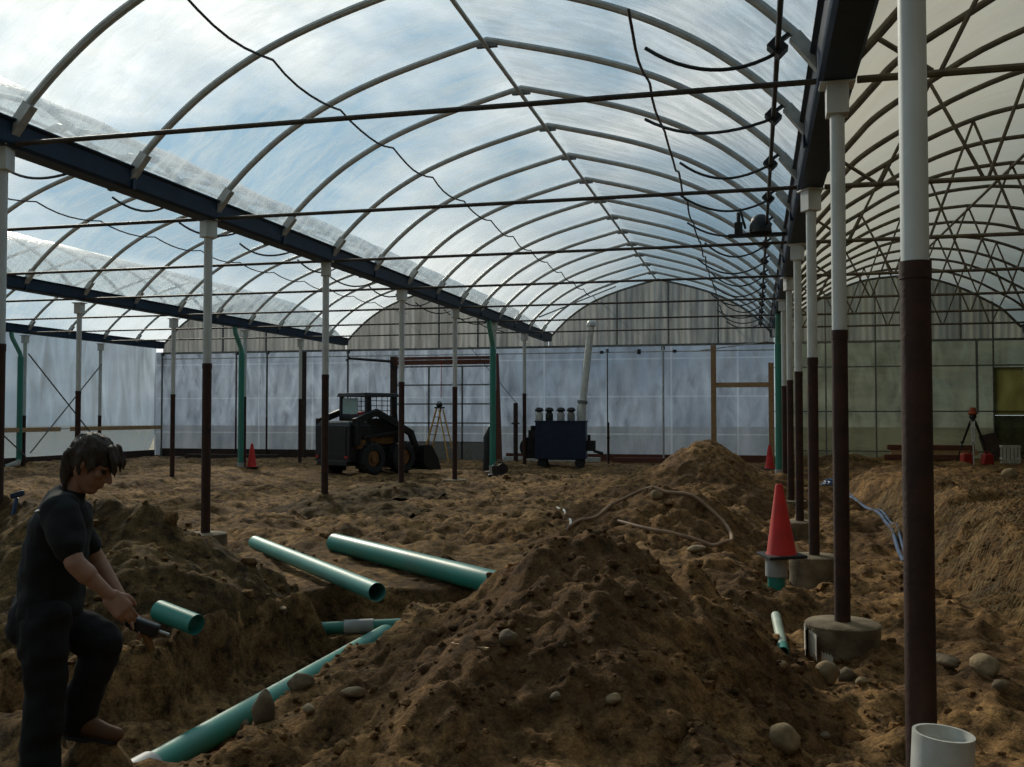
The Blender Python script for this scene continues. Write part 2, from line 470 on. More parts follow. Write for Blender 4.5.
# ------------------------------------------------------------------ terrain
def _hash(ix, iy, seed):
    h = (ix.astype(np.int64) * 374761393 + iy.astype(np.int64) * 668265263 + seed * 982451653) & 0xffffffff
    h = ((h ^ (h >> 13)) * 1274126177) & 0xffffffff
    return ((h ^ (h >> 16)) & 0xffff) / 65535.0
def vnoise(x, y, seed=0):
    ix = np.floor(x); iy = np.floor(y)
    fx = x - ix; fy = y - iy
    fx = fx * fx * fx * (fx * (fx * 6 - 15) + 10); fy = fy * fy * fy * (fy * (fy * 6 - 15) + 10)
    a = _hash(ix, iy, seed); b = _hash(ix + 1, iy, seed); c = _hash(ix, iy + 1, seed); d = _hash(ix + 1, iy + 1, seed)
    return (a * (1 - fx) + b * fx) * (1 - fy) + (c * (1 - fx) + d * fx) * fy - .5
def fbm(x, y, sc, oct=4, seed=0, gain=.5):
    s = 0; a = 1.0
    for k in range(oct):
        s = s + a * vnoise(x * sc + 17.3 * k, y * sc - 9.1 * k, seed + k)
        sc *= 2.03; a *= gain
    return s
def sstep(e0, e1, x):
    t = np.clip((x - e0) / (e1 - e0), 0, 1)
    return t * t * (3 - 2 * t)
def seg(x, y, ax, ay, bx, by):
    dx, dy = bx - ax, by - ay
    t = np.clip(((x - ax) * dx + (y - ay) * dy) / (dx * dx + dy * dy), 0, 1)
    return np.hypot(x - ax - t * dx, y - ay - t * dy), t
def bump(x, y, cx, cy, rx, ry, h):
    return h * np.exp(-(((x - cx) / rx) ** 2 + ((y - cy) / ry) ** 2))

def trench(x, y):
    d1, _ = seg(x, y, -3.30, 4.9, -3.30, 7.55)
    d2, _ = seg(x, y, -3.6, 8.15, -2.7, 8.5)
    d3, _ = seg(x, y, -3.4, 5.05, -6.5, 4.95)
    wob = fbm(x, y, 1.7, 3, 21) * .20
    return np.maximum(1 - sstep(.46, .60, d1 + wob), np.maximum(.75 * (1 - sstep(.26, .46, d2 + wob * .6)), 1 - sstep(.52, .62, d3 + wob)))
PX, PY = -3.02, 3.75            # where the worker stands
def floor_h(x, y):
    x = np.asarray(x, float); y = np.asarray(y, float)
    far = sstep(10, 24, y)
    z = fbm(x, y, .55, 3, 3) * .15 + fbm(x, y, 2.4, 4, 11) * (.17 - .03 * far) + fbm(x, y, 9.0, 2, 31) * .055
    calm = np.exp(-(((x + 4.1) / 2.3) ** 4 + ((y - 9.5) / 1.9) ** 4))
    z = z * (1 - .55 * sstep(29, 33, y)) * (1 - .65 * calm) - .06 * calm
    # lower strip along the right row of posts
    strip = sstep(-.35, .3, x) * (1 - sstep(2.05, 2.9, x + fbm(x, y, .8, 2, 5) * .5)) * sstep(3.8, 5.2, y) * (1 - sstep(24, 29, y))
    z = z - .25 * strip
    # right-hand bank of turf
    edge = 2.0 + .5 * sstep(10.5, 7.5, y) * 3 + fbm(x, y, .7, 3, 8) * .55
    bank = sstep(0, .55, x - edge) * sstep(8.0, 9.8, y + fbm(x, y, .9, 2, 9) * .9)
    z = z + .42 * bank * (1 - .5 * sstep(16, 28, y))
    # pipe trench: along the depth on the left, and across to the left of the frame
    wob = fbm(x, y, 1.7, 3, 21) * .22
    tr = trench(x, y)
    z = z - .10 * (1 - sstep(.45, 1.0, np.hypot((x + 2.65) * .9, (y - 4.9) * .45))) - .52 * tr
    # ground the worker stands on
    near = (1 - sstep(3.9, 4.35, y + wob)) * sstep(-2.2, -2.7, x)
    z = z * (1 - near) + near * (-.18 + fbm(x, y, 3, 3, 41) * .05)
    step = np.hypot(x - PX - .10, y - PY - .17)
    z = np.where(step < .5, np.maximum(z, bump(x, y, PX + .10, PY + .17, .24, .20, .42) - .265), z)
    z = z - bump(x, y, -6.85, 11.2, .75, .55, .20) + bump(x, y, .24, 9.8, .6, .5, .14) - bump(x, y, -6.99, 22.3, .8, .7, .20)
    # wheel ruts across the middle ground
    for k, (cy, a) in enumerate(((14.5, .10), (17.2, .09), (12.6, .07))):
        yy = y - cy - .35 * np.sin(x * .6 + k) - fbm(x, y, .5, 2, 50 + k) * .9
        z = z - a * np.exp(-(yy / .35) ** 2) * sstep(-9, -6, x) * (1 - sstep(-2, -.5, x))
    return z

def cone(x, y, cx, cy, top, l, r_, n, f, rnd_=.10):
    """heap with different slopes (drop per metre) to the left, right, far and near side"""
    dx = x - cx; dy = y - cy
    sx = np.where(dx < 0, l, r_); sy = np.where(dy < 0, n, f)
    d = np.sqrt((dx * sx) ** 2 + (dy * sy) ** 2 + rnd_ ** 2) - rnd_
    return top - d
def rough(x, y, s):
    return fbm(x, y, 1.6, 3, s) * .16 + fbm(x, y, 6.0, 4, s + 5) * .10 + fbm(x, y, 21.0, 2, s + 9) * .026

def h_front(x, y):
    a = cone(x, y, -1.02, 6.5, .79, .62, .80, .36, .9)
    d, t = seg(x, y, -.46, 6.8, -.20, 5.35)
    b = (.56 - .38 * t) - .85 * d
    d2, t2 = seg(x, y, -1.1, 6.3, -1.45, 4.4)
    c = (.70 - .40 * t2) - .62 * d2
    d3, t3 = seg(x, y, -1.9, 5.2, -2.35, 4.6)
    e_ = (.12 - .12 * t3) - .5 * d3
    return np.maximum(np.maximum(a, b), np.maximum(c, e_)) + rough(x, y, 61) - .8 * trench(x, y) * sstep(-2.75, -2.95, x)
def h_mid(x, y):
    a = cone(x, y, -1.3, 13.3, .66, .42, .50, .42, .6)
    b = cone(x, y, -2.5, 12.6, .22, .22, .3, .3, .4)
    return np.maximum(a, b) + rough(x, y, 81) * 1.35
def h_far(x, y):
    a = cone(x, y, -1.0, 20.0, 1.04, .62, .55, .55, .6)
    b = cone(x, y, -2.3, 19.4, .42, .28, .4, .3, .5)
    c = cone(x, y, .2, 20.3, .42, .4, .4, .4, .5)
    return np.maximum(np.maximum(a, b), c) + rough(x, y, 91) * .8
def h_left(x, y):
    d, t = seg(x, y, -5.0, 7.45, -9.5, 8.6)
    a = (.76 - .05 * t) - .66 * d
    b = cone(x, y, -4.75, 6.9, .55, .5, .62, .5, .6)
    c = cone(x, y, -6.3, 6.0, .38, .2, .3, .35, .4)
    s = np.maximum(np.maximum(a, b), c) + rough(x, y, 101)
    cut = sstep(5.50, 5.68, y + fbm(x, y, 1.6, 3, 33) * .22)
    return s * cut - .6 * (1 - cut) - .9 * trench(x, y)
def h_right_far(x, y):
    return np.maximum(cone(x, y, 1.55, 30.4, .40, .6, .6, .6, .6), cone(x, y, 2.5, 30.2, .45, .35, .35, .5, .5)) + rough(x, y, 111) * .7
def h_post_a(x, y):
    return cone(x, y, -6.75, 15.35, .27, .35, .26, .35, .4) + rough(x, y, 121) * .6
def h_post_b(x, y):
    return cone(x, y, -6.95, 18.75, .25, .3, .3, .35, .4) + rough(x, y, 131) * .6
MOUNDS = [
    (h_front, (-3.3, 1.2, 3.7, 8.2), .026, M['pile'], (-1.1, 6.0, 0), 'large foreground heap of loose sandy soil beside the trench pipe'),
    (h_mid, (-4.2, .4, 11.3, 15.2), .045, M['pile'], (-1.3, 13.3, 0), 'low soil heap with the brown hose looped over it'),
    (h_far, (-5.0, 2.0, 17.2, 22.2), .055, M['pile'], (-1.0, 20.0, 0), 'tall pointed soil heap in front of the wooden wall post'),
    (h_left, (-11.0, -3.3, 4.9, 10.6), .040, M['topsoil'], (-5.5, 7.5, 0), 'dark soil bank behind the worker with a green pipe stub in it'),
    (h_right_far, (.6, 4.2, 29, 31.6), .06, M['topsoil'], (2.0, 30.2, 0), 'small pair of dirt humps at the foot of the right end wall'),
    (h_post_a, (-7.9, -5.3, 14.3, 16.4), .05, M['topsoil'], (-6.75, 15.35, 0), 'small dark mound of earth around the second post right of the worker'),
    (h_post_b, (-7.9, -5.9, 17.8, 19.7), .05, M['topsoil'], (-6.95, 18.75, 0), 'small mound of earth around the third post right of the worker'),
]
def ground_h(x, y):
    x = np.asarray(x, float); y = np.asarray(y, float)
    z = floor_h(x, y)
    for fn, (x0, x1, y0, y1), *_ in MOUNDS:
        inside = (x > x0) & (x < x1) & (y > y0) & (y < y1)
        z = np.where(inside, np.maximum(z, fn(x, y)), z)
    return z
def gh(x, y):
    return float(ground_h(np.array([x]), np.array([y]))[0])

def grid_mesh(name, xs, ys, fn, keep=None, origin=(0, 0, 0)):
    X, Y = np.meshgrid(xs, ys)
    Z = fn(X, Y)
    nx, ny = len(xs), len(ys)
    V = np.stack([X - origin[0], Y - origin[1], Z - origin[2]], -1).reshape(-1, 3)
    i = np.arange(nx * ny).reshape(ny, nx)
    F = np.stack([i[:-1, :-1], i[:-1, 1:], i[1:, 1:], i[1:, :-1]], -1).reshape(-1, 4)
    if keep is not None:
        K = keep(X, Y, Z).reshape(-1)
        F = F[K[F].any(1)]
        used = np.unique(F)
        remap = -np.ones(len(V), int); remap[used] = np.arange(len(used))
        V = V[used]; F = remap[F]
    me = bpy.data.meshes.new(name)
    me.vertices.add(len(V)); me.vertices.foreach_set('co', V.ravel())
    me.loops.add(F.size); me.loops.foreach_set('vertex_index', F.ravel().astype(np.int32))
    me.polygons.add(len(F)); me.polygons.foreach_set('loop_start', np.arange(0, F.size, 4, dtype=np.int32))
    me.polygons.foreach_set('use_smooth', [True] * len(F))
    me.update(calc_edges=True)
    return me

def axis(*parts):
    a = []
    for s, e_, st in parts:
        a.append(np.arange(s, e_ - 1e-6, st))
    return np.concatenate(a + [np.array([parts[-1][1]])])
xs = axis((-24, -8, .16), (-8, -4.5, .06), (-4.5, 4.5, .036), (4.5, 9.5, .11))
ys = axis((-4, 3, .3), (3, 11, .036), (11, 20, .065), (20, 34.5, .12))
me = grid_mesh('floor', xs, ys, floor_h)
me.materials.append(M['soil'])
floor = bpy.data.objects.new('floor', me); COL.objects.link(floor)
tag(floor, 'uneven bare sandy soil floor of the greenhouse', kind='structure')

for fn, (x0, x1, y0, y1), st, mt, org, lab in MOUNDS:
    def f2(X, Y, fn=fn):
        return np.maximum(fn(X, Y), floor_h(X, Y) - .12)
    def kp(X, Y, Z):
        return Z > floor_h(X, Y) - .05
    me = grid_mesh('dirt_mound', np.arange(x0, x1, st), np.arange(y0, y1, st), f2, kp, org)
    me.materials.append(mt)
    o = bpy.data.objects.new('dirt_mound', me); COL.objects.link(o); o.location = org
    tag(o, lab, 'dirt mound', 'heaps of excavated soil')

# outside ground
o = MB().add([(-150, -60, -.75), (150, -60, -.75), (150, 200, -.75), (-150, 200, -.75)], [(0, 1, 2, 3)]).build('ground', M['outside'])
tag(o, kind='structure')

# ------------------------------------------------------------------ greenhouse frame
S, Y0 = 3.66, 0.568
XR, W = 0.633, 7.62
YW = 33.55
ROWX = [XR, XR - W, XR - 2 * W, XR - 3 * W]
ZG = 4.14                                  # underside of the gutters
PROF = [(x, 6.21 - .25 * x - .0085 * x ** 3.6) for x in (0, .35, .7, 1.05, 1.4, 1.8, 2.2, 2.6, 2.9, 3.2, 3.4, 3.55, 3.69)]
PROFD = [(0, 6.05), (.7, 5.99), (1.3, 5.86), (2.0, 5.58), (2.54, 5.27), (2.9, 5.06), (3.15, 4.88), (3.32, 4.70), (3.5, 4.50), (3.66, 4.33)]
def refine(p, n=3):
    """Catmull-Rom through the measured points"""
    o = []
    for i in range(len(p) - 1):
        p0 = p[max(i - 1, 0)]; p1 = p[i]; p2 = p[i + 1]; p3 = p[min(i + 2, len(p) - 1)]
        if i == 0:
            p0 = (2 * p1[0] - p2[0], 2 * p1[1] - p2[1])
        for k in range(n):
            t = k / n
            o.append(tuple(.5 * (2 * p1[j] + (p2[j] - p0[j]) * t + (2 * p0[j] - 5 * p1[j] + 4 * p2[j] - p3[j]) * t * t + (3 * p1[j] - p0[j] - 3 * p2[j] + p3[j]) * t ** 3) for j in (0, 1)))
    return o + [p[-1]]
def arch(p, cx, dz=0.0):
    q = refine(p)
    return [(cx - a, b + dz) for a, b in reversed(q)] + [(cx + a, b + dz) for a, b in q[1:]]
BAYS = [('main', XR - W / 2, PROF), ('next bay on the left', XR - 1.5 * W, PROF), ('far left bay', XR - 2.5 * W, PROF), ('right bay', XR + W / 2, PROFD)]

# roof film
for bi, (bn, cx, pf) in enumerate(BAYS):
    a = arch(pf, cx, .055)
    hi = len(a)
    yy = [Y0 + S / 2 * (j * .25) for j in range(-14, 72)]
    yy = [y for y in yy if y < YW] + [YW]
    vs, fs = [], []
    for y in yy:
        ph = ((y - Y0) / (S / 2)) % 1.0
        sag = -.035 * math.sin(math.pi * ph)
        for k, (x, z) in enumerate(a):
            vs.append((x, y, z + sag * (1 if 2 < k < hi - 3 else .3)))
    for j in range(len(yy) - 1):
        for k in range(hi - 1):
            fs.append((j * hi + k, j * hi + k + 1, (j + 1) * hi + k + 1, (j + 1) * hi + k))
    o = MB().add(vs, fs).build('ceiling', M['roofold'] if bi == 3 else M['roof'], angle=60)
    tag(o, kind='structure')

# gutters
gn = ['navy blue gutter beam overhead along the right post row', 'navy blue gutter beam crossing the upper left of the photo',
      'second navy blue gutter beam, further left', 'navy blue gutter beam along the left side wall', 'navy blue gutter beam at the right side wall']
for k, gx in enumerate(ROWX + [XR + W]):
    y0 = -3.0
    prof = [(-.20, .24), (-.16, .22), (-.14, .03), (-.11, 0), (.11, 0), (.14, .03), (.16, .22), (.20, .24), (.20, .255), (.15, .245), (.12, .06), (-.12, .06), (-.15, .245), (-.20, .255)]
    n = len(prof)
    vs = [(x, y, z) for y in (0, YW - y0 - .1) for x, z in prof]
    fs = [(i, (i + 1) % n, n + (i + 1) % n, n + i) for i in range(n)]
    mb = MB().add(vs, fs)
    # end plates: pairs of quads closing the U
    for b in (0, n):
        for q4 in ((1, 2, 11, 12), (2, 3, 10, 11), (3, 4, 9, 10) if False else (3, 4, 10, 11), (4, 5, 10, 10) if False else (4, 5, 6, 10), (0, 1, 12, 13), (6, 7, 8, 9)):
            mb.f.append(tuple(b + i for i in q4))
    t = thing('gutter', (gx, y0, ZG), gn[k], 'gutter', 'blue gutters')
    mb.build('channel', M['blue'], t, smooth=False)
    for j in range(1, 10):
        yj = Y0 + S * j - y0 + 1.83
        if yj < YW - y0 - .2:
            MB().box((0, yj, .105), (.335, .06, .20)).build('splice_band', M['blue'], t, smooth=False)

# posts
def make_post(kind, label, brown_top, pier_r, pier_h):
    """local origin at the top of the concrete footing"""
    t = thing('greenhouse_post', (0, 0, 0), label, 'post', 'steel posts of the greenhouse')
    r = .055
    MB().cyl((0, 0, -.05), (0, 0, brown_top), r * 1.08, n=20).tube([(0, 0, brown_top - .05), (0, 0, brown_top + .02)], r * 1.15, 20).build('lower_pole', M['rust'], t)
    mb = MB().cyl((0, 0, brown_top), (0, 0, ZG - .12), r, n=20)
    mb.build('upper_pole', M['white'], t)
    sd = MB()
    sd.box((0, 0, ZG - .13), (.165, .165, .24))
    sd.box((0, 0, ZG - .012), (.26, .20, .022))
    sd.build('saddle_bracket', M['white'], t, smooth=False, bevel=.006)
    if pier_r:
        pr = []
        for i in range(5):
            pr.append((pier_r * (1 + .015 * math.sin(i * 2.1)), -pier_h + pier_h * i / 4))
        p = MB().lathe([(0.001, -pier_h)] + pr + [(pier_r * .96, .012), (.001, .02)], n=28)
        p.build('concrete_footing', M['concrete'], t, bevel=0)
    return t
place = ['greenhouse post nearest the camera, beside the white pipe stub', 'post of the right row standing on the round footing with torn white cardboard',
         'post of the right row beside the big traffic cone', 'fourth post of the right row counted from the camera', 'fifth post of the right row counted from the camera',
         'sixth post of the right row counted from the camera', 'seventh post of the right row, with the green downspout', 'last post of the right row before the end wall']
protoB = make_post('post', place[1], 2.21, .275, .42); protoB.location = (XR, Y0 + 2 * S, .0)
post1 = make_post('post', place[0], 2.26, 0, 0); post1.location = (XR, Y0 + S, -.08)
for i in (3, 4, 5, 6, 7, 8):
    copy_tree(protoB, (XR, Y0 + i * S, 0.0), i * .7, place[i - 1])
leftlab = {2: 'post cut by the left edge of the photo, behind the worker', 3: 'white-topped brown post rising right behind the soil bank, nearest in the left row',
           4: 'white-topped brown post in front of the skid steer rear', 5: 'white-topped brown post in front of the skid steer wheels', 6: 'white-topped brown post in front of the ladder',
           7: 'white post in front of the door frame, hidden beside the green downspout', 8: 'post of the left row between door and blue machine'}
for i in range(2, 9):
    copy_tree(protoB, (XR - W, Y0 + i * S, .03), i * .9, leftlab[i])
protoC = make_post('post', 'slim post with white top rising directly behind the worker', 2.15, 0, 0)
protoC.location = (XR - 2 * W, Y0 + 5 * S, -.05)
for i, lab in ((6, 'slim post standing left of the nearest left-row post'), (7, 'slim post behind the green downspout beside the small cone'), (8, 'slim post left of the skid steer, second row from the left')):
    copy_tree(protoC, (XR - 2 * W, Y0 + i * S, -.05), i, lab)
protoD = make_post('post', 'slim side wall post with green downspout at the far left', 1.6, 0, 0)
protoD.location = (XR - 3 * W, Y0 + 7 * S, -.05)
copy_tree(protoD, (XR - 3 * W, Y0 + 8 * S, -.05), 1, 'slim side wall post where the wires cross, above the worker')

# hoops (one mesh per bay type, copied)
def hoop_bm(pf, r):
    mb = MB()
    pts = [(x, 0, z) for x, z in arch(pf, 0)]
    mb.tube(pts, r, 8)
    return mb
hoop_main = None
bl = ['main bay', 'second bay from the left', 'far left bay', 'right bay']
side = ['over the skid steer and soil heaps', '', '', '']
first = {}
hoopY = {b: [] for b in range(4)}
for bi, (bn, cx, pf) in enumerate(BAYS):
    k = 0
    for j in range(1, 37):
        y = Y0 + S / 2 * j
        if y > YW - .4:
            break
        if bi == 3 and j % 2 == 0:
            continue                        # those carry the trusses
        a = arch(pf, cx)
        if not in_view([(x, y, z) for x, z in a], 25):
            continue
        k += 1
        lab = f'{"brown" if bi == 3 else "grey"} curved roof hoop of the {bl[bi]}, {ORD[k]} from the camera'
        hoopY[bi].append(y)
        if bi not in first:
            t = thing('roof_hoop', (cx, y, 0), lab, 'roof hoop', f'roof hoops of the {bl[bi]}')
            pts = [(x, 0, z) for x, z in arch(pf, 0)]
            MB().tube(pts, .036 if bi == 3 else .041, 8).build('hoop_tube', M['oldsteel'] if bi == 3 else M['galv'], t)
            if bi != 3:
                for s in (-1, 1):
                    MB().beam((s * 3.50, 0, 4.54), (s * 3.71, 0, 4.27), .10, .10).build('foot_plate', M['galv'], t, smooth=False)
                MB().box((0, 0, 6.15), (.26, .06, .07)).build('ridge_clamp', M['galvdull'], t, smooth=False)
            first[bi] = t
        else:
            copy_tree(first[bi], (cx, y, 0), 0, lab)

# ridge tubes
for bi in (0, 1, 2, 3):
    cx = BAYS[bi][1]; z = 6.12 if bi < 3 else 5.97
    o = MB().cyl((0, 0, 0), (0, YW - 1.2, 0), .028, n=8).build('ridge_purlin', M['galv'] if bi < 3 else M['oldsteel'])
    o.location = (cx, 1.0, z)
    tag(o, f'straight grey tube along the ridge of the {bl[bi]}', 'purlin', 'ridge tubes')

# tie rods in the three left bays
k = {0: 0, 1: 0, 2: 0}
rod0 = None
for bi in (0, 1, 2):
    cx = BAYS[bi][1]
    for i in range(1, 9):
        y = Y0 + i * S
        if not in_view([(cx + x, y, 4.2) for x in np.linspace(-3.6, 3.6, 25)], 5):
            continue
        k[bi] += 1
        lab = f'thin dark tie rod spanning the {bl[bi]}, {ORD[k[bi]]} from the camera'
        if rod0 is None:
            rod0 = MB().cyl((-W / 2 + .15, 0, 0), (W / 2 - .15, 0, 0), .024, n=8).build('tie_rod', M['rod'])
            tag(rod0, lab, 'tie rod', 'tie rods across the bays'); o = rod0
        else:
            o = rod0.copy(); COL.objects.link(o); o['label'] = lab
        o.location = (cx, y, ZG + .03)

# roof trusses of the right bay
NB = [.72, 1.83, 3.08, 4.54, 5.79, 6.90]
def arch_z(pf, x):
    q = refine(pf)
    return float(np.interp(abs(x), [a for a, _ in q], [b for _, b in q]))
truss0 = None
tk = 0
for i in range(1, 9):
    y = Y0 + i * S
    tk += 1
    lab = f'brown arched truss of the right bay, {ORD[tk]} from the camera'
    if truss0 is None:
        t = thing('roof_truss', (BAYS[3][1], y, 0), lab, 'roof truss', 'zigzag trusses of the right bay')
        MB().tube([(x, 0, z) for x, z in arch(PROFD, 0)], .036, 8).build('top_chord', M['oldsteel'], t)
        MB().cyl((-W / 2 + .15, 0, ZG + .02), (W / 2 - .15, 0, ZG + .02), .030, n=8).build('bottom_chord', M['oldsteel'], t)
        tops = [0.30] + [(NB[q] + NB[q + 1]) / 2 for q in range(5)] + [W - .30]
        for q, nb in enumerate(NB):
            xb = nb - W / 2
            for tx in (tops[q], tops[q + 1]):
                xt = tx - W / 2
                MB().cyl((xb + (.03 if xt > xb else -.03), 0, ZG + .04), (xt, 0, arch_z(PROFD, xt) - .02), .021, n=6).build('web', M['oldsteel'], t)
        truss0 = t
    else:
        copy_tree(truss0, (BAYS[3][1], y, 0), 0, lab)

# ------------------------------------------------------------------ end wall
def sheet(name, pts_fn, nu, nv, m):
    vs = [pts_fn(u / nu, v / nv) for v in range(nv + 1) for u in range(nu + 1)]
    fs = [(v * (nu + 1) + u, v * (nu + 1) + u + 1, (v + 1) * (nu + 1) + u + 1, (v + 1) * (nu + 1) + u) for v in range(nv) for u in range(nu)]
    o = MB().add(vs, fs).build(name, m, angle=180)
    return tag(o, kind='structure')
ZS = 3.96
XL = XR - 3 * W
def wav(x, z):
    return .035 * math.sin(x * 2.1 + math.sin(z * .9) * 1.2) * (1 - z / ZS * .6) + .018 * math.sin(x * 7.3 + z * 1.7) + .010 * math.sin(x * 15 - z * 2.3)
sheet('wall_back', lambda u, v: (XL - .35 + (XR - XL + .35) * u, YW + .06 + wav(XL + (XR - XL) * u, ZS * v), (ZS + .10) * v - .05), 240, 24, M['wallfilm'])
sheet('wall_back', lambda u, v: (XR + .02 + (7.28 - XR) * u, YW + .06 + .3 * wav(XR + W * u, ZS * v), (ZS + .10) * v - .05), 80, 16, M['wallclear'])
sheet('wall_back', lambda u, v: (7.30 + (XR + W + .1 - 7.30) * u, YW + .04, 3.05 + (ZS + .05 - 3.05) * v), 4, 4, M['wallclear'])
# corrugated gables over the sheeting
for bi, (bn, cx, pf) in enumerate(BAYS):
    n = 190
    vs, fs = [], []
    for q in range(n + 1):
        x = -3.80 + 7.60 * q / n
        zt = arch_z(pf, x) + .03
        yo = .018 * math.sin(q * 2 * math.pi / 5)
        vs += [(cx + x, YW + .02 + yo, ZS - .02), (cx + x, YW + .02 + yo, zt)]
    for q in range(n):
        fs.append((2 * q, 2 * q + 2, 2 * q + 3, 2 * q + 1))
    tag(MB().add(vs, fs).build('wall_back', M['gableold' if bi == 3 else 'gable'], angle=180), kind='structure')
tn = [0]
def trim(mb, m, nm=None):
    tn[0] += 1
    return tag(mb.build(nm or f'trim_{tn[0]}', m, smooth=False), kind='structure')
trim(MB().box(((XL + XR + W) / 2, YW - .03, ZS), (XR + W - XL, .07, .07)), M['galvdull'])
trim(MB().box(((XL + XR) / 2, YW - .01, ZS - .22), (XR - XL, .03, .035)), M['galv'])
for z in (.42, 1.70, 3.15):
    trim(MB().box((XR + W / 2, YW - .02, z), (W, .05, .045)), M['galvdull'])
for x in (2.25, 3.79, 7.28):
    trim(MB().box((x, YW - .03, 2.9 if x > 7 else 2.7), (.05, .05, 5.8 if x < 7 else 5.4)), M['galvdull'])
trim(MB().box((6.80, YW - .03, 2.8), (.07, .05, 2.3)), M['galvdull'])
# gable ribs
for bi, xsr in ((0, (-1.4, .35, 2.0)), (1, (-1.6, -.2, 1.25)), (2, (-1.2, .6)), (3, (1.9,))):
    cx = BAYS[bi][1]
    for x in xsr:
        zt = arch_z(BAYS[bi][2], x)
        trim(MB().box((cx + x, YW - .03, (ZS + zt) / 2), (.06, .05, zt - ZS)), M['galvdull'])
for bi in range(4):
    cx = BAYS[bi][1]
    mb = MB(); mb.tube([(x, YW - .03, z) for x, z in arch(BAYS[bi][2], cx)], .04, 8)
    trim(mb, M['galvdull'] if bi < 3 else M['oldsteel'])
# base boards of the end wall
trim(MB().box(((XL - 12.8) / 2, YW - .05, .16), (-12.8 - XL, .08, .30)), M['wooddark'], 'baseboard_back')
trim(MB().box(((-8.5 + XR) / 2, YW - .05, .12), (XR + 8.5, .08, .26)), M['woodred'], 'baseboard_back')
trim(MB().box((XR + W / 2, YW - .05, .10), (W, .06, .24)), M['woodx'], 'baseboard_back')
# yellowish door panel at the right end of the end wall
t = bpy.data.objects.new('door_2', None); COL.objects.link(t); t.location = (7.72, YW - .06, 0); tag(t, kind='structure')
MB().box((0, 0, 2.33), (.86, .05, 1.50)).build('door_panel', M['yellowpanel'], t, smooth=False)
MB().box((0, 0, .77), (.86, .05, 1.60)).build('door_panel', M['wallclear'], t, smooth=False)

# studs and end posts of the end wall
def stud(x, lab, m, z1=ZS, wd=.07, m2=None):
    t = thing('wall_stud', (x, YW - .16, 0), lab, 'wall stud', 'upright studs at the end wall')
    if m2:
        MB().cyl((0, 0, 0), (0, 0, 1.5), wd / 2 * 1.05, n=10).build('lower_pole', m2, t)
        MB().cyl((0, 0, 1.5), (0, 0, z1), wd / 2, n=10).build('upper_pole', m, t)
    else:
        MB().cyl((0, 0, 0), (0, 0, z1), wd / 2, n=10).build('pole', m, t)
    MB().box((0, .03, z1 - .05), (wd * 1.7, .05, .12)).build('clip', M['darkmetal'], t, smooth=False)
    return t
stud(XL + .1, 'thin grey corner stud where side wall meets end wall', M['galvdull'])
stud(-18.97, 'thin grey end wall stud just left of the left green downspout', M['galvdull'], m2=M['wooddark'])
stud(-17.70, 'thin grey end wall stud right of the small left cone', M['galvdull'], m2=M['wooddark'])
stud(-14.45, 'thin grey end wall stud above the skid steer', M['galvdull'])
stud(-3.0, 'pale end wall stud right of the blue machine flue', M['galv'], 3.9)
stud(-4.9, 'slim pole against the end wall right of the blue machine', M['galvdull'], 3.85, .05)
o = MB().box((0, 0, 1.95), (.16, .16, 3.9)).build('timber_post', M['wooddark']); o.location = (-16.05, YW - .5, 0)
tag(o, 'dark timber post at the end wall left of the skid steer', 'post')

# big door in the end wall
t = bpy.data.objects.new('door_1', None); COL.objects.link(t); t.location = (-10.73, YW - .12, 0); tag(t, kind='structure')
dw = 3.74
MB().box((-dw / 2 - .08, 0, 1.85), (.22, .16, 3.7)).build('door_post', M['wooddark'], t, smooth=False)
MB().beam((dw / 2 + .12, 0, 0), (dw / 2 - .02, 0, 3.75), .20, .16, (0, 1, 0)).build('door_post', M['woodred'], t, smooth=False)
lb = MB(); lb.box((0, 0, 3.47), (dw, .16, .16)); lb.box((0, -.02, 3.62), (dw, .14, .10)); lb.build('lintel', M['woodred'], t, smooth=False)
gm = MB()
for x in (-dw / 2 + 1.25, -dw / 2 + 2.5):
    gm.box((x, .02, 1.65), (.055, .05, 3.3))
for z in (.62, 1.3, 1.98, 2.66, 3.32):
    gm.box((0, .02, z), (dw, .05, .05))
gm.build('door_grid', M['galvdull'], t, smooth=False)
MB().box((0, .02, .30), (dw, .05, .60)).build('door_sill_panel', M['steelgrey'], t, smooth=False)
MB().tube([(-3.75, -.1, 3.58), (-3.65, -.1, 3.66), (-2.05, -.1, 3.52), (-1.95, -.08, 3.25)], .05, 8).build('rail_arm', M['darkmetal'], t)
o = MB().cyl((-10.85, YW - .22, 2.2), (-10.85, YW - .20, 3.5), .012, n=6).build('cord', M['orange'])
tag(o, 'thin orange cord hanging in front of the door grid', 'cord')

# left side wall
sheet('wall_left', lambda u, v: (XL - .28 + .5 * wav(20 * u, ZS * v), -3 + (YW + 3) * u, 1.12 + (ZG - .9) * v), 120, 12, M['sidefilm'])
sheet('wall_left', lambda u, v: (XL - .26 - .5 * (1 - v) ** 2 + .4 * wav(20 * u, ZS * v), -3 + (YW + 3) * u, -.05 + 1.2 * v), 120, 8, M['sidefilm'])
sheet('wall_right', lambda u, v: (XR + W + .1, -3 + (YW + 3) * u, -.05 + (ZG + .1) * v), 60, 6, M['wallclear'])
for a, b, lab in ((20, 27.75, 'raw timber rail behind the far left green downspout'), (28.25, 33.4, 'raw timber rail behind the slim posts at left, ending at the corner')):
    o = MB().box((0, (b - a) / 2, 0), (.05, b - a, .14)).build('timber_rail', M['woodx'], smooth=False); o.location = (XL + .08, a, 1.12)
    tag(o, lab, 'timber rail')
trim(MB().box((XL - .3, 24, .1), (.08, 19, .3)), M['wooddark'], 'baseboard_left')
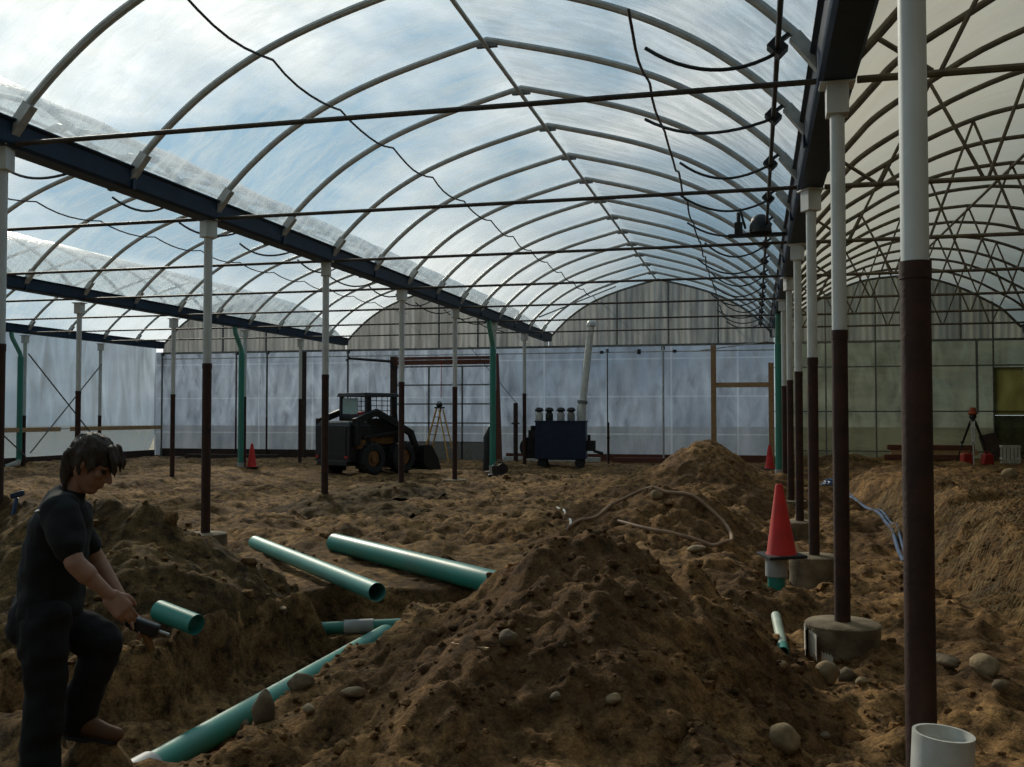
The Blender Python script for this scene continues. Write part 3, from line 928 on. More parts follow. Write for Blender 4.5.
for a, b, lab in (((26.15, 3.5), (30.1, .2), 'thin steel brace sloping down to the right on the left side wall'), ((29.7, 3.35), (26.3, .4), 'thin steel brace sloping up to the right on the left side wall'),
                  ((22.0, 3.2), (26.1, .3), 'thin steel brace at the left edge behind the green downspout')):
    o = MB().cyl((0, 0, 0), (0, b[0] - a[0], b[1] - a[1]), .022, n=8).build('cross_brace', M['galvdull']); o.location = (XL + .16, a[0], a[1])
    tag(o, lab, 'brace', 'wall cross braces')

# downspouts
def downspout(x, y, lab, base_white):
    t = thing('downspout', (x, y, 0), lab, 'downspout', 'green downspouts')
    MB().cyl((0, 0, .15), (0, 0, 3.40), .084, n=18).build('pipe', M['green'], t)
    MB().tube([(0, 0, 3.34), (0, 0, 3.44), (0, -.05, 3.54), (0, -.36, 3.95), (0, -.40, 4.06), (0, -.40, 4.16)], .066, 14).build('elbow', M['greenpale'], t)
    if base_white:
        MB().tube([(0, 0, .2), (0, -.03, .1), (-.25, -.25, -.02)], .086, 14).build('shoe', M['pvcwhite'], t)
    else:
        MB().cyl((0, 0, -.1), (0, 0, .2), .098, n=18).build('shoe', M['pvcgrey'], t)
downspout(XR - .05, Y0 + 7 * S - .17, 'dark green downspout at the far end of the right post row', False)
downspout(XR - W + .02, Y0 + 7 * S - .22, 'bright green downspout in front of the door frame', False)
downspout(XR - 2 * W + .02, Y0 + 7 * S - .22, 'green downspout beside the small cone on the left', False)
downspout(XR - 3 * W + .05, Y0 + 7 * S - .25, 'green downspout at the left edge with a white shoe', True)

# ------------------------------------------------------------------ irrigation conduit, clamps and hanging hoses
hk = 0
for bi in (0, 1):
    gx = ROWX[bi]
    X1 = gx - .44
    bname = 'right gutter' if bi == 0 else 'left gutter'
    t = thing('conduit', (X1, 2.5, 4.44), f'dark conduit running under the hoops beside the {bname}', 'conduit', 'irrigation conduits')
    MB().cyl((0, 0, 0), (0, YW - 3.2, 0), .022, n=8).build('tube', M['hose'], t)
    nb_ = 0
    for y in [Y0 + S / 2 * j for j in range(3, 36)]:
        if y > YW - .5 or (bi == 1 and not in_view([(X1, y, 4.45)], 10)):
            continue
        cm = MB().box((0, y - 2.5, .02), (.13, .13, .10), Matrix.Rotation(R(45), 3, 'Y'))
        cm.box((.06, y - 2.5, .10), (.16, .05, .03), Matrix.Rotation(R(-35), 3, 'Y'))
        cm.build('clamp', M['darkmetal'], t, smooth=False)
    k = 0
    for y in [Y0 + S / 2 * j for j in range(3, 36)]:
        if y > YW - 1:
            continue
        L_ = 1.12 + .12 * math.sin(y * 2.1); sg = .17 + .05 * math.sin(y * 3.7)
        pts = []
        for q in range(13):
            u = q / 12
            pts.append((X1 - L_ * u, y + .05 * math.sin(u * 4 + y), 4.44 - sg * 4 * u * (1 - u) + .10 * u ** 3))
        if not in_view(pts, 5):
            continue
        k += 1
        o = MB().tube(pts, .016, 7).build('drip_hose', M['hose'], origin=pts[0])
        tag(o, f'black drip hose sagging beside the {bname}, {ORD[k] if k <= 20 else str(k) + "th"} from the camera', 'hose', f'hoses hanging by the {bname}')
    # support wires along the slopes
    for cx, z, lab in ((gx - 1.62, 4.78, f'thin support wire on the slope next to the {bname}'), (gx - 5.74, 5.38, f'thin wire draped under the hoops on the far slope from the {bname}')):
        pts = []
        for j in range(4, 34):
            y = Y0 + S / 2 * j
            if y > YW:
                break
            for q in range(6):
                pts.append((cx + .012 * math.sin(y + q), y + S / 12 * q, z + .10 - .40 * (q / 6) * (1 - q / 6)))
        o = MB().tube(pts, .014, 6).build('support_wire', M['rod'], origin=pts[0])
        tag(o, lab, 'wire', 'support wires')
# gear motor hanging at the conduit
t = thing('gear_motor', (.10, Y0 + 4 * S - .05, 4.30), 'black gear motor with a domed housing hanging by the right gutter', 'motor')
MB().lathe([(.001, .30), (.06, .295), (.13, .24), (.16, .14), (.17, .02), (.001, .02)], n=20).build('housing', M['black'], t)
MB().box((-.05, 0, -.01), (.85, .10, .05)).build('mount_bar', M['darkmetal'], t, smooth=False)
gb = MB().box((-.32, 0, .10), (.12, .12, .18)); gb.cyl((-.32, 0, .18), (-.32, 0, .34), .03, n=8); gb.cyl((-.22, 0, .1), (-.30, .1, .42), .02, n=6)
gb.build('switch_box', M['black'], t, smooth=False)
# diagonal brace rods near the end under the roof
o = MB().cyl((-6.0, 27.5, 4.4), (-4.3, 31.2, 5.7), .022, n=6).build('roof_brace', M['galvdull']); tag(o, 'thin diagonal brace under the main roof near the end wall', 'brace')
o = MB().cyl((-2.0, YW - .09, 3.72), (.45, YW - .09, 4.02), .022, n=6).build('white_conduit', M['pvcwhite']); tag(o, 'white conduit slanting above the wooden frame at the end wall', 'conduit')
for x in (-5.05, -3.82, -2.62):
    pass
for x, lab in ((-3.82, 'small black box high on the end wall, middle one'), (-2.62, 'small black box high on the end wall, nearest the wooden post'), (-5.1, 'small black box high on the end wall, nearest the flue')):
    o = MB().box((0, 0, 0), (.12, .06, .17 if x == -3.82 else .10)).box((0, -.04, 0), (.06, .04, .05)).build('wall_box', M['black'], smooth=False); o.location = (x, YW - .1, 3.74)
    tag(o, lab, 'box', 'black boxes on the end wall')

# wooden frame behind the tall heap
for x, z1, lab in ((-1.33, 3.9, 'tall wooden post rising behind the pointed soil heap'), (.52, 3.3, 'wooden post close to the right row downspout')):
    o = MB().box((0, 0, z1 / 2), (.17, .12, z1)).build('wooden_post', M['wood'], smooth=False, bevel=.006); o.location = (x, YW - .3, 0)
    tag(o, lab, 'post')
o = MB().box((0, 0, 0), (1.72, .08, .16)).build('wooden_rail', M['woodx'], smooth=False); o.location = (-.40, YW - .28, 2.58)
tag(o, 'wooden rail joining the two wooden posts at the end wall', 'rail')

# ------------------------------------------------------------------ pipes on the ground
def gpipe(a, b, ro, m, name, lab, cat='pipe', parts=None):
    a, b = Vector(a), Vector(b)
    o = MB()._pipe(Vector((0, 0, 0)), b - a, (b - a).normalized(), ro, ro * .93, 28).build(name, m, angle=50)
    o.location = a
    tag(o, lab, cat)
    return o
def rest(x, y, r):
    return gh(x, y) + r
a, b = (-5.85, 10.77, .05), (-3.10, 7.80, .09)
o = gpipe(a, b, .080, M['greenpale'], 'drain_pipe', 'pale green drain pipe lying on the ground, left of the thicker one')
a, b = (-4.85, 10.85, .07), (-2.0, 8.35, .07)
o = gpipe(a, b, .108, M['green'], 'drain_pipe', 'thick green drain pipe lying on the ground behind the front heap')
# trench pipe
t = thing('drain_pipe', (-3.33, 4.6, -.42), 'long green drain pipe in the trench along the foreground heap', 'pipe')
MB()._pipe(Vector((-.012, .28, 0)), Vector((.12, 3.75, .05)), Vector((.13, 3.47, .05)).normalized(), .084, .078, 24).build('pipe', M['green'], t)
MB()._pipe(Vector((-.022, -.05, 0)), Vector((-.008, .36, .004)), Vector((0, 1, 0)), .096, .084, 24).build('coupling', M['pvcgrey'], t)
# cross pipe with white coupling
t = thing('drain_pipe', (-3.97, 8.10, -.33), 'thin green cross pipe with a whitish coupling at the end of the trench', 'pipe')
dv = Vector((1.75, .62, .05))
MB()._pipe(Vector((0, 0, 0)), dv, dv.normalized(), .056, .05, 20).build('pipe', M['green'], t)
MB()._pipe(dv * .22, dv * .36, dv.normalized(), .066, .056, 20).build('coupling', M['pvcgrey'], t)
# stub out of the left bank
gpipe((-4.06, 6.12, .215), (-3.70, 6.01, .155), .072, M['green'], 'pipe_stub', 'short green pipe stub jutting out of the bank beside the worker hand')
# pale stub on the floor right of the heap
sz = max(gh(.17, 6.95), gh(.15, 7.3), gh(.14, 7.6)) + .01
t = thing('pipe_stub', (.17, 7.05, sz), 'short pale green pipe end lying left of the round footing', 'pipe')
MB()._pipe(Vector((0, 0, .02)), Vector((-.03, .62, .10)), Vector((-.03, .62, .08)).normalized(), .036, .03, 18).build('pipe', M['palepipe'], t)
MB()._pipe(Vector((.004, -.12, .005)), Vector((0, .02, .022)), Vector((0, 1, .12)).normalized(), .036, .031, 18).build('end_sleeve', M['green'], t)
# riser under the cone
CX, CY = .24, 9.95
gz = gh(CX, CY)
t = thing('riser_pipe', (CX - .05, CY - .02, gz), 'upright green riser pipe with grey coupling under the traffic cone', 'pipe')
MB()._pipe(Vector((0, 0, -.1)), Vector((0, 0, .2 - gz - .16)), Vector((0, 0, 1)), .084, .076, 24).build('riser', M['green'], t)
MB()._pipe(Vector((0, 0, .2 - gz - .18)), Vector((0, 0, .2 - gz)), Vector((0, 0, 1)), .105, .084, 24).build('coupling', M['pvcgrey'], t)

# white pipe stub in front of the nearest post
bx, by = .655, 3.93
gz = gh(bx, by)
t = thing('white_pipe_stub', (bx, by, gz), 'white upright pipe stub in front of the nearest post', 'pipe')
MB()._pipe(Vector((0, 0, -.1)), Vector((0, 0, .37 - gz)), Vector((.05, 0, 1)).normalized(), .096, .088, 32).build('pipe', M['pvcwhite'], t)
MB()._pipe(Vector((0, 0, .22 - gz)), Vector((.01, 0, .41 - gz)), Vector((.06, 0, 1)).normalized(), .108, .096, 32).build('hub', M['pvcwhite'], t)
MB().tube([(.08, -.02, .10 - gz), (.15, -.03, .17 - gz), (.165, -.03, .19 - gz)], .03, 14).build('side_nub', M['pvcwhite'], t)

# ------------------------------------------------------------------ traffic cones
def make_cone(loc, lab, h):
    t = thing('traffic_cone', loc, lab, 'traffic cone', 'red orange traffic cones')
    s = h / .71
    MB().lathe([(.150 * s, .03 * s), (.140 * s, .045 * s), (.036 * s, .69 * s), (.028 * s, .705 * s), (.020 * s, .705 * s), (.02 * s, .6 * s)], n=28).build('cone_body', M['orange'], t)
    b_ = MB().box((0, 0, .015 * s), (.375 * s, .375 * s, .03 * s))
    for a_ in range(8):
        b_.box((.16 * s * math.cos(a_ * math.pi / 4 + .39), .16 * s * math.sin(a_ * math.pi / 4 + .39), .004), (.05 * s, .05 * s, .012))
    b_.build('cone_base', M['rubber'], t, smooth=False, bevel=.008)
    return t
cone0 = make_cone((CX, CY, .205), 'large red traffic cone on the riser pipe near the right posts', .71)
cone0.rotation_euler = (R(1), R(-2), R(20))
copy_tree(cone0, (-14.35, 26.2, gh(-14.35, 26.2)), .4, 'small far cone beside the green downspout on the left')
copy_tree(cone0, (.40, 29.6, gh(.40, 29.6) + .02), .9, 'small far cone behind the tall soil heap by the right downspout')

# ------------------------------------------------------------------ stones
def rock(x, y, r, lab, m='rock', sink=.3, squash=(1, .85, .7), seed=0, tilt=0.0, rz=None):
    rg = random.Random(seed + 100)
    mb = MB().ball((0, 0, 0), 1, 20, 14)
    ps = np.array(mb.v)
    off = rg.random() * 50
    k = 1 + .30 * vnoise(ps[:, 0] * 1.3 + off, ps[:, 1] * 1.3 + ps[:, 2] * 1.7, seed) + .12 * vnoise(ps[:, 0] * 3 + off, ps[:, 2] * 3 + ps[:, 1] * 2, seed + 3)
    ps = ps * k[:, None]
    # a few flattened faces
    for _ in range(5):
        n = np.array([rg.gauss(0, 1), rg.gauss(0, 1), rg.gauss(0, 1)]); n /= np.linalg.norm(n)
        d = ps @ n; ov = np.maximum(d - .78, 0)
        ps = ps - np.outer(ov * .8, n)
    ps = ps * r * np.array(squash)
    mb.v = [tuple(p) for p in ps]
    o = mb.build('stone', M[m], angle=75)
    o.location = (x, y, gh(x, y) + r * squash[2] * (1 - 2 * sink))
    o.rotation_euler = (tilt, 0, rg.random() * 6 if rz is None else rz)
    return tag(o, lab, 'stone', 'stones on the soil')
STONES = [
    (0.126, 5.272, 0.102, 'smooth tan stone at the bottom of the photo right of the heap', 'rock', (1, 0.8, 0.72)),
    (0.45, 6.973, 0.081, 'round stone just below the round footing with cardboard', 'rock', (1, 0.9, 1)),
    (0.599, 7.312, 0.070, 'dark stone right of the round stone below the footing', 'rockgrey', (1, 0.9, 0.8)),
    (0.652, 6.702, 0.045, 'small pale stone two places right below the footing', 'rock', (1.2, 0.8, 0.6)),
    (1.472, 7.152, 0.106, 'large pale stone right of the nearest post', 'rock', (1.1, 0.8, 0.8)),
    (1.233, 7.122, 0.080, 'flat buried stone touching the nearest post on its right', 'rockgrey', (1.4, 0.9, 0.5)),
    (1.479, 6.773, 0.063, 'brown stone below the large pale stone at right', 'rockgrey', (1, 0.8, 0.7)),
    (-2.66, 5.016, 0.083, 'tall upright stone beside the trench pipe', 'rockgrey', (0.75, 0.8, 1.35)),
    (-3.268, 5.815, 0.078, 'brown stone touching the trench pipe at lower left', 'rockgrey', (1, 0.9, 0.9)),
    (-2.596, 5.327, 0.070, 'brown stone overhanging the trench pipe midway', 'rockgrey', (1.2, 0.9, 0.9)),
    (-2.072, 4.865, 0.053, 'pale flat stone on the left flank of the foreground heap', 'rock', (1.3, 0.8, 0.55)),
    (-2.311, 4.84, 0.042, 'small tan stone on the left flank below the flat one', 'rock', (1.2, 0.8, 0.6)),
    (-1.25, 4.966, 0.052, 'half-buried stone on the near face of the foreground heap', 'rockgrey', (1, 0.9, 0.8)),
    (-0.675, 4.785, 0.039, 'stone on the right face of the foreground heap', 'rock', (1, 0.9, 0.8)),
    (0.138, 6.363, 0.043, 'small pale stone at the right foot of the foreground heap', 'rock', (1.2, 0.8, 0.7)),
    (0.761, 16.729, 0.179, 'pale block of stone behind the big traffic cone', 'rock', (1.1, 0.9, 0.9)),
    (0.37, 5.873, 0.034, 'small stone at right of the smooth tan stone', 'rockgrey', (1, 0.9, 0.7)),
    (-0.639, 11.158, 0.100, 'pale flat stone beside the hose end', 'rock', (1.5, 0.8, 0.4)),
    (-1.246, 12.89, 0.078, 'pale stone on the hose heap just under its top', 'rock', (1.1, 0.9, 1)),
    (-3.797, 7.453, 0.041, 'tiny pale stone in the trench left bank', 'rock', (1.4, 0.8, 0.5)),
    (4.339, 18.88, 0.158, 'pale yellow stone by the right edge near the end wall', 'rock', (1.2, 0.9, 0.7)),
    (-4.798, 5.686, 0.061, 'brown stone behind the worker legs', 'rockgrey', (1, 1, 1)),
    (-0.936, 4.658, 0.029, 'tiny stone in the middle of the heap face', 'rockgrey', (1, 1, 0.8))]
for i, (x, y, r_, lab, m, sq) in enumerate(STONES):
    rock(x, y, r_, lab, m, .22, sq, i)

# loose clods: nobody could count them
cl = MB()
rg = random.Random(5)
def clod(x, y, r):
    b = len(cl.v)
    cl.ball((x, y, gh_[0]), (r * rg.uniform(.7, 1.2), r * rg.uniform(.7, 1.2), r * rg.uniform(.5, .9)), 6, 4)
    for i in range(b, len(cl.v)):
        px_, py_, pz_ = cl.v[i]
        k = rg.uniform(.75, 1.3)
        cl.v[i] = (x + (px_ - x) * k, y + (py_ - y) * k, gh_[0] + (pz_ - gh_[0]) * k)
pts = []
for _ in range(3600):
    q = rg.random()
    if q < .42:
        x, y = rg.uniform(-3.0, .9), rg.uniform(3.9, 8)
    elif q < .55:
        x, y = rg.uniform(-6, -3), rg.uniform(4.5, 8.5)
    elif q < .75:
        x, y = rg.uniform(-.2, 3), rg.uniform(4, 13)
    else:
        x, y = rg.uniform(-9, 1), rg.uniform(8, 24)
    pts.append((x, y))
hz = ground_h(np.array([p[0] for p in pts]), np.array([p[1] for p in pts]))
for (x, y), z in zip(pts, hz):
    gh_ = [float(z)]
    clod(x, y, min(.06, .008 + rg.expovariate(1 / .007)) * (1 + .05 * y))
o = cl.build('soil_clods', M['pile'], angle=60)
tag(o, 'loose clods and crumbs of soil scattered over heaps and floor', 'soil', kind='stuff')

# ------------------------------------------------------------------ dry turf on the right bank
gr = MB()
rg = random.Random(9)
gp = [(rg.uniform(1.9, 5.5), rg.uniform(8.0, 20)) for _ in range(26000)]
X = np.array([p[0] for p in gp]); Y = np.array([p[1] for p in gp])
h0 = ground_h(X, Y); e_ = .08
gx_ = (ground_h(X + e_, Y) - ground_h(X - e_, Y)) / (2 * e_); gy_ = (ground_h(X, Y + e_) - ground_h(X, Y - e_)) / (2 * e_)
for i in range(len(gp)):
    sl = math.hypot(gx_[i], gy_[i])
    if h0[i] < -.16 or (sl < .28 and rg.random() > .22):
        continue
    d = Vector((-gx_[i], -gy_[i], 0)) / max(sl, .05)
    d = Vector((d.x + rg.gauss(0, .35), d.y + rg.gauss(0, .35), 0))
    d.normalize()
    ln = rg.uniform(.10, .26); wd = rg.uniform(.004, .008)
    s = Vector((-d.y, d.x, 0)) * wd
    p0 = Vector((X[i], Y[i], h0[i] - .01)); n_ = Vector((-gx_[i], -gy_[i], 1)).normalized()
    p1 = p0 + d * ln * .35 + n_ * .05 + Vector((0, 0, -sl * ln * .2))
    p2 = p0 + d * ln + n_ * .015 + Vector((0, 0, -sl * ln * .95))
    gr.add([p0 - s, p0 + s, p1 + s * .8, p1 - s * .8, p2], [(0, 1, 2, 3), (3, 2, 4)])
o = gr.build('dry_turf', M['grass'], smooth=False)
tag(o, 'matted straw coloured dry grass hanging over the right bank', 'grass', kind='stuff')

# ------------------------------------------------------------------ hoses, scraps
def ground_path(pts, r, n=8, lift=0.0):
    """spline through ground points, resting on the terrain"""
    P = [Vector((x, y, 0)) for x, y in pts]
    o = []
    for i in range(len(P) - 1):
        p0 = P[max(i - 1, 0)]; p1 = P[i]; p2 = P[i + 1]; p3 = P[min(i + 2, len(P) - 1)]
        for k in range(n):
            t = k / n
            o.append(.5 * (2 * p1 + (p2 - p0) * t + (2 * p0 - 5 * p1 + 4 * p2 - p3) * t * t + (3 * p1 - p0 - 3 * p2 + p3) * t ** 3))
    o.append(P[-1])
    ax = np.array([p.x for p in o]); ay = np.array([p.y for p in o])
    for _ in range(10):
        ax[1:-1] = (ax[:-2] + 2 * ax[1:-1] + ax[2:]) / 4; ay[1:-1] = (ay[:-2] + 2 * ay[1:-1] + ay[2:]) / 4
    for p, a_, b_ in zip(o, ax, ay):
        p.x, p.y = float(a_), float(b_)
    z = ground_h(ax, ay)
    for _ in range(14):
        z = np.maximum(z - .003, np.convolve(np.pad(z, 1, mode='edge'), [.25, .5, .25], 'valid'))
    return [(p.x, p.y, float(zz) + r * .8 + lift) for p, zz in zip(o, z)]
hp = [(-2.303, 12.114), (-2.162, 12.321), (-1.827, 12.831), (-1.504, 13.215), (-1.295, 13.131), (-0.958, 12.99), (-0.568, 12.826), (-0.339, 12.6), (-0.278, 12.03), (-0.385, 11.736), (-0.641, 11.816), (-0.97, 11.845), (-1.368, 12.003), (-1.676, 12.297)]
pts = ground_path(hp, .022)
tag(MB().tube(pts, .024, 8).build('hose', M['hosebrown'], origin=pts[0]), 'brown hose looped over the low soil heap', 'hose')
hp = [(2.016, 26.034), (1.912, 22.113), (1.971, 19.883), (2.088, 18.386), (2.023, 16.526), (1.951, 15.079), (1.782, 13.066)]
for k, off in enumerate((0, .07)):
    pts = ground_path([(x + off, y) for x, y in hp], .02, lift=.02)
    tag(MB().tube(pts, .020 if k else .028, 8).build('blue_hose', M['bluehose'], origin=pts[0]),
        'thick blue hose lying at the foot of the turf bank' if k == 0 else 'thinner blue hose beside the thick one at the turf bank', 'hose')
x, y = 1.923, 25.457
mb = MB()
for q in range(7):
    a0 = rg.random() * 6
    pp = [(rg.uniform(-.03, .03) + .32 * math.cos(a0 + u * .9) * (1 - .05 * q), .30 * math.sin(a0 + u * .9), .05 + .02 * q + .04 * math.sin(u * 2 + q)) for u in range(8)]
    mb.tube(pp, .024, 7)
o = mb.build('blue_hose_coil', M['bluehose']); o.location = (x, y, gh(x, y)); tag(o, 'loose coil of blue hose in the trench behind the right posts', 'hose coil')
for pl, lab in [([(-3.373, 16.905), (-3.097, 16.116), (-2.574, 13.54)], 'bent white plastic strip left of the hose loop, upper one'), ([(-2.41, 12.963), (-2.308, 12.483), (-2.289, 12.108)], 'bent white plastic strip left of the hose loop, lower one')]:
    pts = ground_path(pl, .02)
    tag(MB().tube(pts, .018, 6).build('plastic_strip', M['pvcwhite'], origin=pts[0]), lab, 'strip', 'white plastic strips')
for (a, b, lab) in [((-1.55, 4.954), (-1.33, 4.865), 'thin wooden stick on the left part of the heap face'), ((-1.336, 5.129), (-1.186, 5.198), 'thin wooden stick on the heap face, upper right one')]:
    pa = Vector((a[0], a[1], gh(a[0], a[1]) + .012)); pb = Vector((b[0], b[1], gh(b[0], b[1]) + .012))
    o = MB().beam(Vector((0, 0, 0)), pb - pa, .022, .012).build('wooden_stick', M['woodx'], smooth=False); o.location = pa
    tag(o, lab, 'stick', 'sticks on the heap')
# torn cardboard form on the second footing
t = thing('torn_form_tube', (XR, Y0 + 2 * S, -.2), 'torn whitish cardboard form clinging to the round footing', 'form tube')
for k, (a0, a1, zb, zt) in enumerate(((3.2, 3.75, -.12, .19), (3.7, 4.1, .0, .16), (4.15, 4.45, -.16, .03))):
    vs, fs = [], []
    n = 10
    for q in range(n + 1):
        a_ = a0 + (a1 - a0) * q / n
        r_ = .283 + .02 * k + .06 * (q / n) ** 2
        j = .03 * math.sin(q * 2.3 + k)
        vs += [(r_ * math.cos(a_), r_ * math.sin(a_), zb + j), (r_ * math.cos(a_) * 1.0, r_ * math.sin(a_), zt + j * .4)]
        vs += [((r_ - .012) * math.cos(a_), (r_ - .012) * math.sin(a_), zb + j), ((r_ - .012) * math.cos(a_), (r_ - .012) * math.sin(a_), zt + j * .4)]
    for q in range(n):
        b0 = 4 * q
        fs += [(b0, b0 + 4, b0 + 5, b0 + 1), (b0 + 2, b0 + 3, b0 + 7, b0 + 6), (b0 + 1, b0 + 5, b0 + 7, b0 + 3), (b0, b0 + 2, b0 + 6, b0 + 4)]
    MB().add(vs, fs).build('cardboard_flap', M['paper'], t)
# ------------------------------------------------------------------ skid steer
t = thing('skid_steer', (-10.08, 24.6, gh(-10.08, 24.6)), 'black and yellow skid steer loader parked left of the door, rear to the camera', 'skid steer', rz=R(66))
bd = MB()
bd.box((-.86, 0, .80), (.75, 1.30, .95))
bd.box((-.86, 0, 1.30), (.70, 1.22, .10), taper=.92)
bd.box((.15, 0, .62), (1.5, .92, .66))
bd.box((-.9, 0, .30), (.70, 1.15, .14))
bd.build('chassis', M['darkmetal'], t, smooth=False, bevel=.02)
gl = MB()
for q in range(9):
    gl.box((-1.245, 0, .52 + q * .075), (.03, 1.02, .028))
gl.box((-1.24, 0, .85), (.012, 1.06, .74))
gl.build('rear_grille', M['black'], t, smooth=False)
MB().box((-.84, 0, 1.365), (.62, 1.06, .025)).box((-1.18, 0, 1.19), (.10, 1.10, .03)).build('hood', M['galv'], t, smooth=False)  # pale steel colour stands in for sky reflected on the hood top
cb = MB()
for x, y in ((-.48, .5), (-.48, -.5), (.62, .5), (.62, -.5)):
    cb.beam((x, y, .9), (x + (.0 if x < 0 else -.10), y * .96, 2.03), .09, .09)
cb.box((.03, 0, 2.07), (1.28, 1.08, .10), taper=.95)
for y in (.5, -.5):
    cb.box((.05, y, 1.20), (1.1, .07, .5))
    for q in range(4):
        cb.box((.05, y, 1.52 + q * .13), (1.06, .02, .02))
    for q in range(5):
        cb.box((-.35 + q * .2, y, 1.72), (.02, .02, .60))
cb.box((-.50, 0, 1.48), (.06, 1.0, .12))
cb.build('cab', M['darkmetal'], t, smooth=False, bevel=.01)
MB().box((-.49, .14, 1.77), (.02, .56, .42)).build('rear_window', M['glassgreen'], t, smooth=False)
se = MB(); se.box((-.05, 0, 1.05), (.5, .5, .14)); se.box((-.28, 0, 1.35), (.12, .48, .55), Matrix.Rotation(R(-8), 3, 'Y'))
se.build('seat', M['red'], t, bevel=.03)
for s in (-1, 1):
    am = MB()
    am.beam((-1.12, s * .70, 1.36), (-.30, s * .70, 1.62), .12, .17)
    am.beam((-.32, s * .70, 1.60), (.95, s * .70, 1.05), .12, .17)
    am.beam((.92, s * .70, 1.10), (1.28, s * .66, .42), .12, .17)
    am.beam((-1.05, s * .70, .75), (-1.05, s * .70, 1.40), .12, .20)
    am.beam((-.80, s * .68, .95), (.55, s * .68, 1.10), .06, .07)
    am.build('lift_arm', M['darkmetal'], t, smooth=False, bevel=.01)
    tw = MB().box((-.86, s * .665, .78), (.30, .04, .22)).box((.05, s * .48, .86), (.9, .06, .18))
    tw.build('side_panel', M['amber'], t, smooth=False)
    for x in (-.52, .60):
        c = Vector((x, s * .68, .41))
        ty = MB()
        prof = [(.22, -.14), (.36, -.145), (.41, -.11), (.415, 0), (.41, .11), (.36, .145), (.22, .14)]
        vs = []; n = 28
        for r_, o_ in prof:
            for k in range(n):
                a_ = 2 * math.pi * k / n
                vs.append(c + Vector((math.cos(a_) * r_, o_, math.sin(a_) * r_)))
        ty.add(vs, [(i * n + k, i * n + (k + 1) % n, (i + 1) * n + (k + 1) % n, (i + 1) * n + k) for i in range(len(prof) - 1) for k in range(n)])
        for k in range(16):
            a_ = 2 * math.pi * k / 16
            for ss in (-1, 1):
                ty.box(c + Vector((math.cos(a_ + .1 * ss) * .415, ss * .07, math.sin(a_ + .1 * ss) * .415)), (.05, .13, .035), Matrix.Rotation(-a_ + math.pi / 2, 3, 'Y'))
        w_ = ty.build('wheel', M['rubber'], t, angle=35)
        rm = MB()
        rm.cyl(c + Vector((0, s * .06, 0)), c + Vector((0, s * .11, 0)), .235, .20, 24)
        rm.cyl(c + Vector((0, s * .10, 0)), c + Vector((0, s * .135, 0)), .09, n=16)
        rm.build('rim', M['amber'], w_)
bk = MB()
pr = [(1.28, .72), (1.26, .30), (1.34, .10), (1.50, .04), (1.98, .03), (1.98, .06), (1.52, .08), (1.38, .14), (1.31, .32), (1.33, .72)]
n = len(pr)
vs = [(x, y, z) for y in (-.88, .88) for x, z in pr]
bk.add(vs, [(i, (i + 1) % n, n + (i + 1) % n, n + i) for i in range(n)])
for s in (-1, 1):
    y = s * .88
    for dy in (0,):
        a_ = [(1.27, y, .72), (1.28, y, .20), (1.50, y, .03), (1.98, y, .03), (1.86, y, .34), (1.60, y, .70)]
        b_ = [(p[0], y - s * .025, p[2]) for p in a_]
        bk.add(a_ + b_, [tuple(range(6)), tuple(range(11, 5, -1))] + [(i, (i + 1) % 6, 6 + (i + 1) % 6, 6 + i) for i in range(6)])
bk.build('bucket', M['black'], t, smooth=False)
MB().box((1.22, 0, .40), (.08, .9, .45)).build('coupler', M['darkmetal'], t, smooth=False)
lt = MB()
for s in (-1, 1):
    lt.box((-1.25, s * .55, .46), (.03, .10, .06))
lt.build('tail_lamp', M['red'], t, smooth=False)

# ------------------------------------------------------------------ blue machine with flue
t = thing('blue_machine', (-5.88, 30.2, gh(-5.88, 30.2)), 'dark blue boxy machine on wheels with a tall white flue near the end wall', 'machine', rz=R(6))
MB().box((0, 0, .83), (1.56, .85, 1.16)).box((0, 0, 1.42), (1.62, .9, .04)).box((0, 0, .26), (1.4, .7, .06)).build('cabinet', M['bluepaint'], t, smooth=False, bevel=.015)
for x in (-.58, .58):
    for y in (-.32, .32):
        wl = MB().cyl((x, y - .05, .14), (x, y + .05, .14), .14, n=18); wl.box((x, y, .24), (.16, .06, .12))
        wl.build('wheel', M['rubber'], t)
MB().tube([(.62, .1, 1.42), (.62, .1, 1.9), (.66, .12, 2.0), (.92, .25, 4.45)], [.15, .15, .11, .11], 18).build('flue', M['pvcwhite'], t)
MB().cyl((.645, .1, 1.98), (.655, .11, 2.06), .16, n=18).build('flue_collar', M['galvdull'], t)
MB().lathe([(.001, 4.62), (.10, 4.58), (.15, 4.50), (.15, 4.42), (.11, 4.40)], (.925, .25, 0), 16).build('flue_cap', M['galv'], t)
rl = MB().cyl((-.98, -.10, .60), (-.98, .10, .60), .33, n=26).cyl((-.98, -.16, .60), (-.98, .16, .60), .10, n=14)
rl.box((-.85, 0, .30), (.5, .3, .08)); rl.build('reel', M['darkmetal'], t)
en = MB().box((-.88, .05, 1.0), (.30, .36, .28)).cyl((-.90, .05, 1.1), (-.90, .05, 1.28), .08, n=12).box((-.72, .05, .8), (.3, .3, .3))
en.build('motor', M['black'], t, smooth=False)
pm = MB().box((.92, 0, .66), (.28, .4, .32)).cyl((1.0, 0, .5), (1.3, 0, .42), .05, n=10).cyl((.86, 0, .82), (.86, 0, 1.0), .05, n=10)
pm.build('pump', M['black'], t, smooth=False)
base = (-5.88, 30.2, gh(-5.88, 30.2) + 1.44)
ca, sa = math.cos(R(6)), math.sin(R(6))
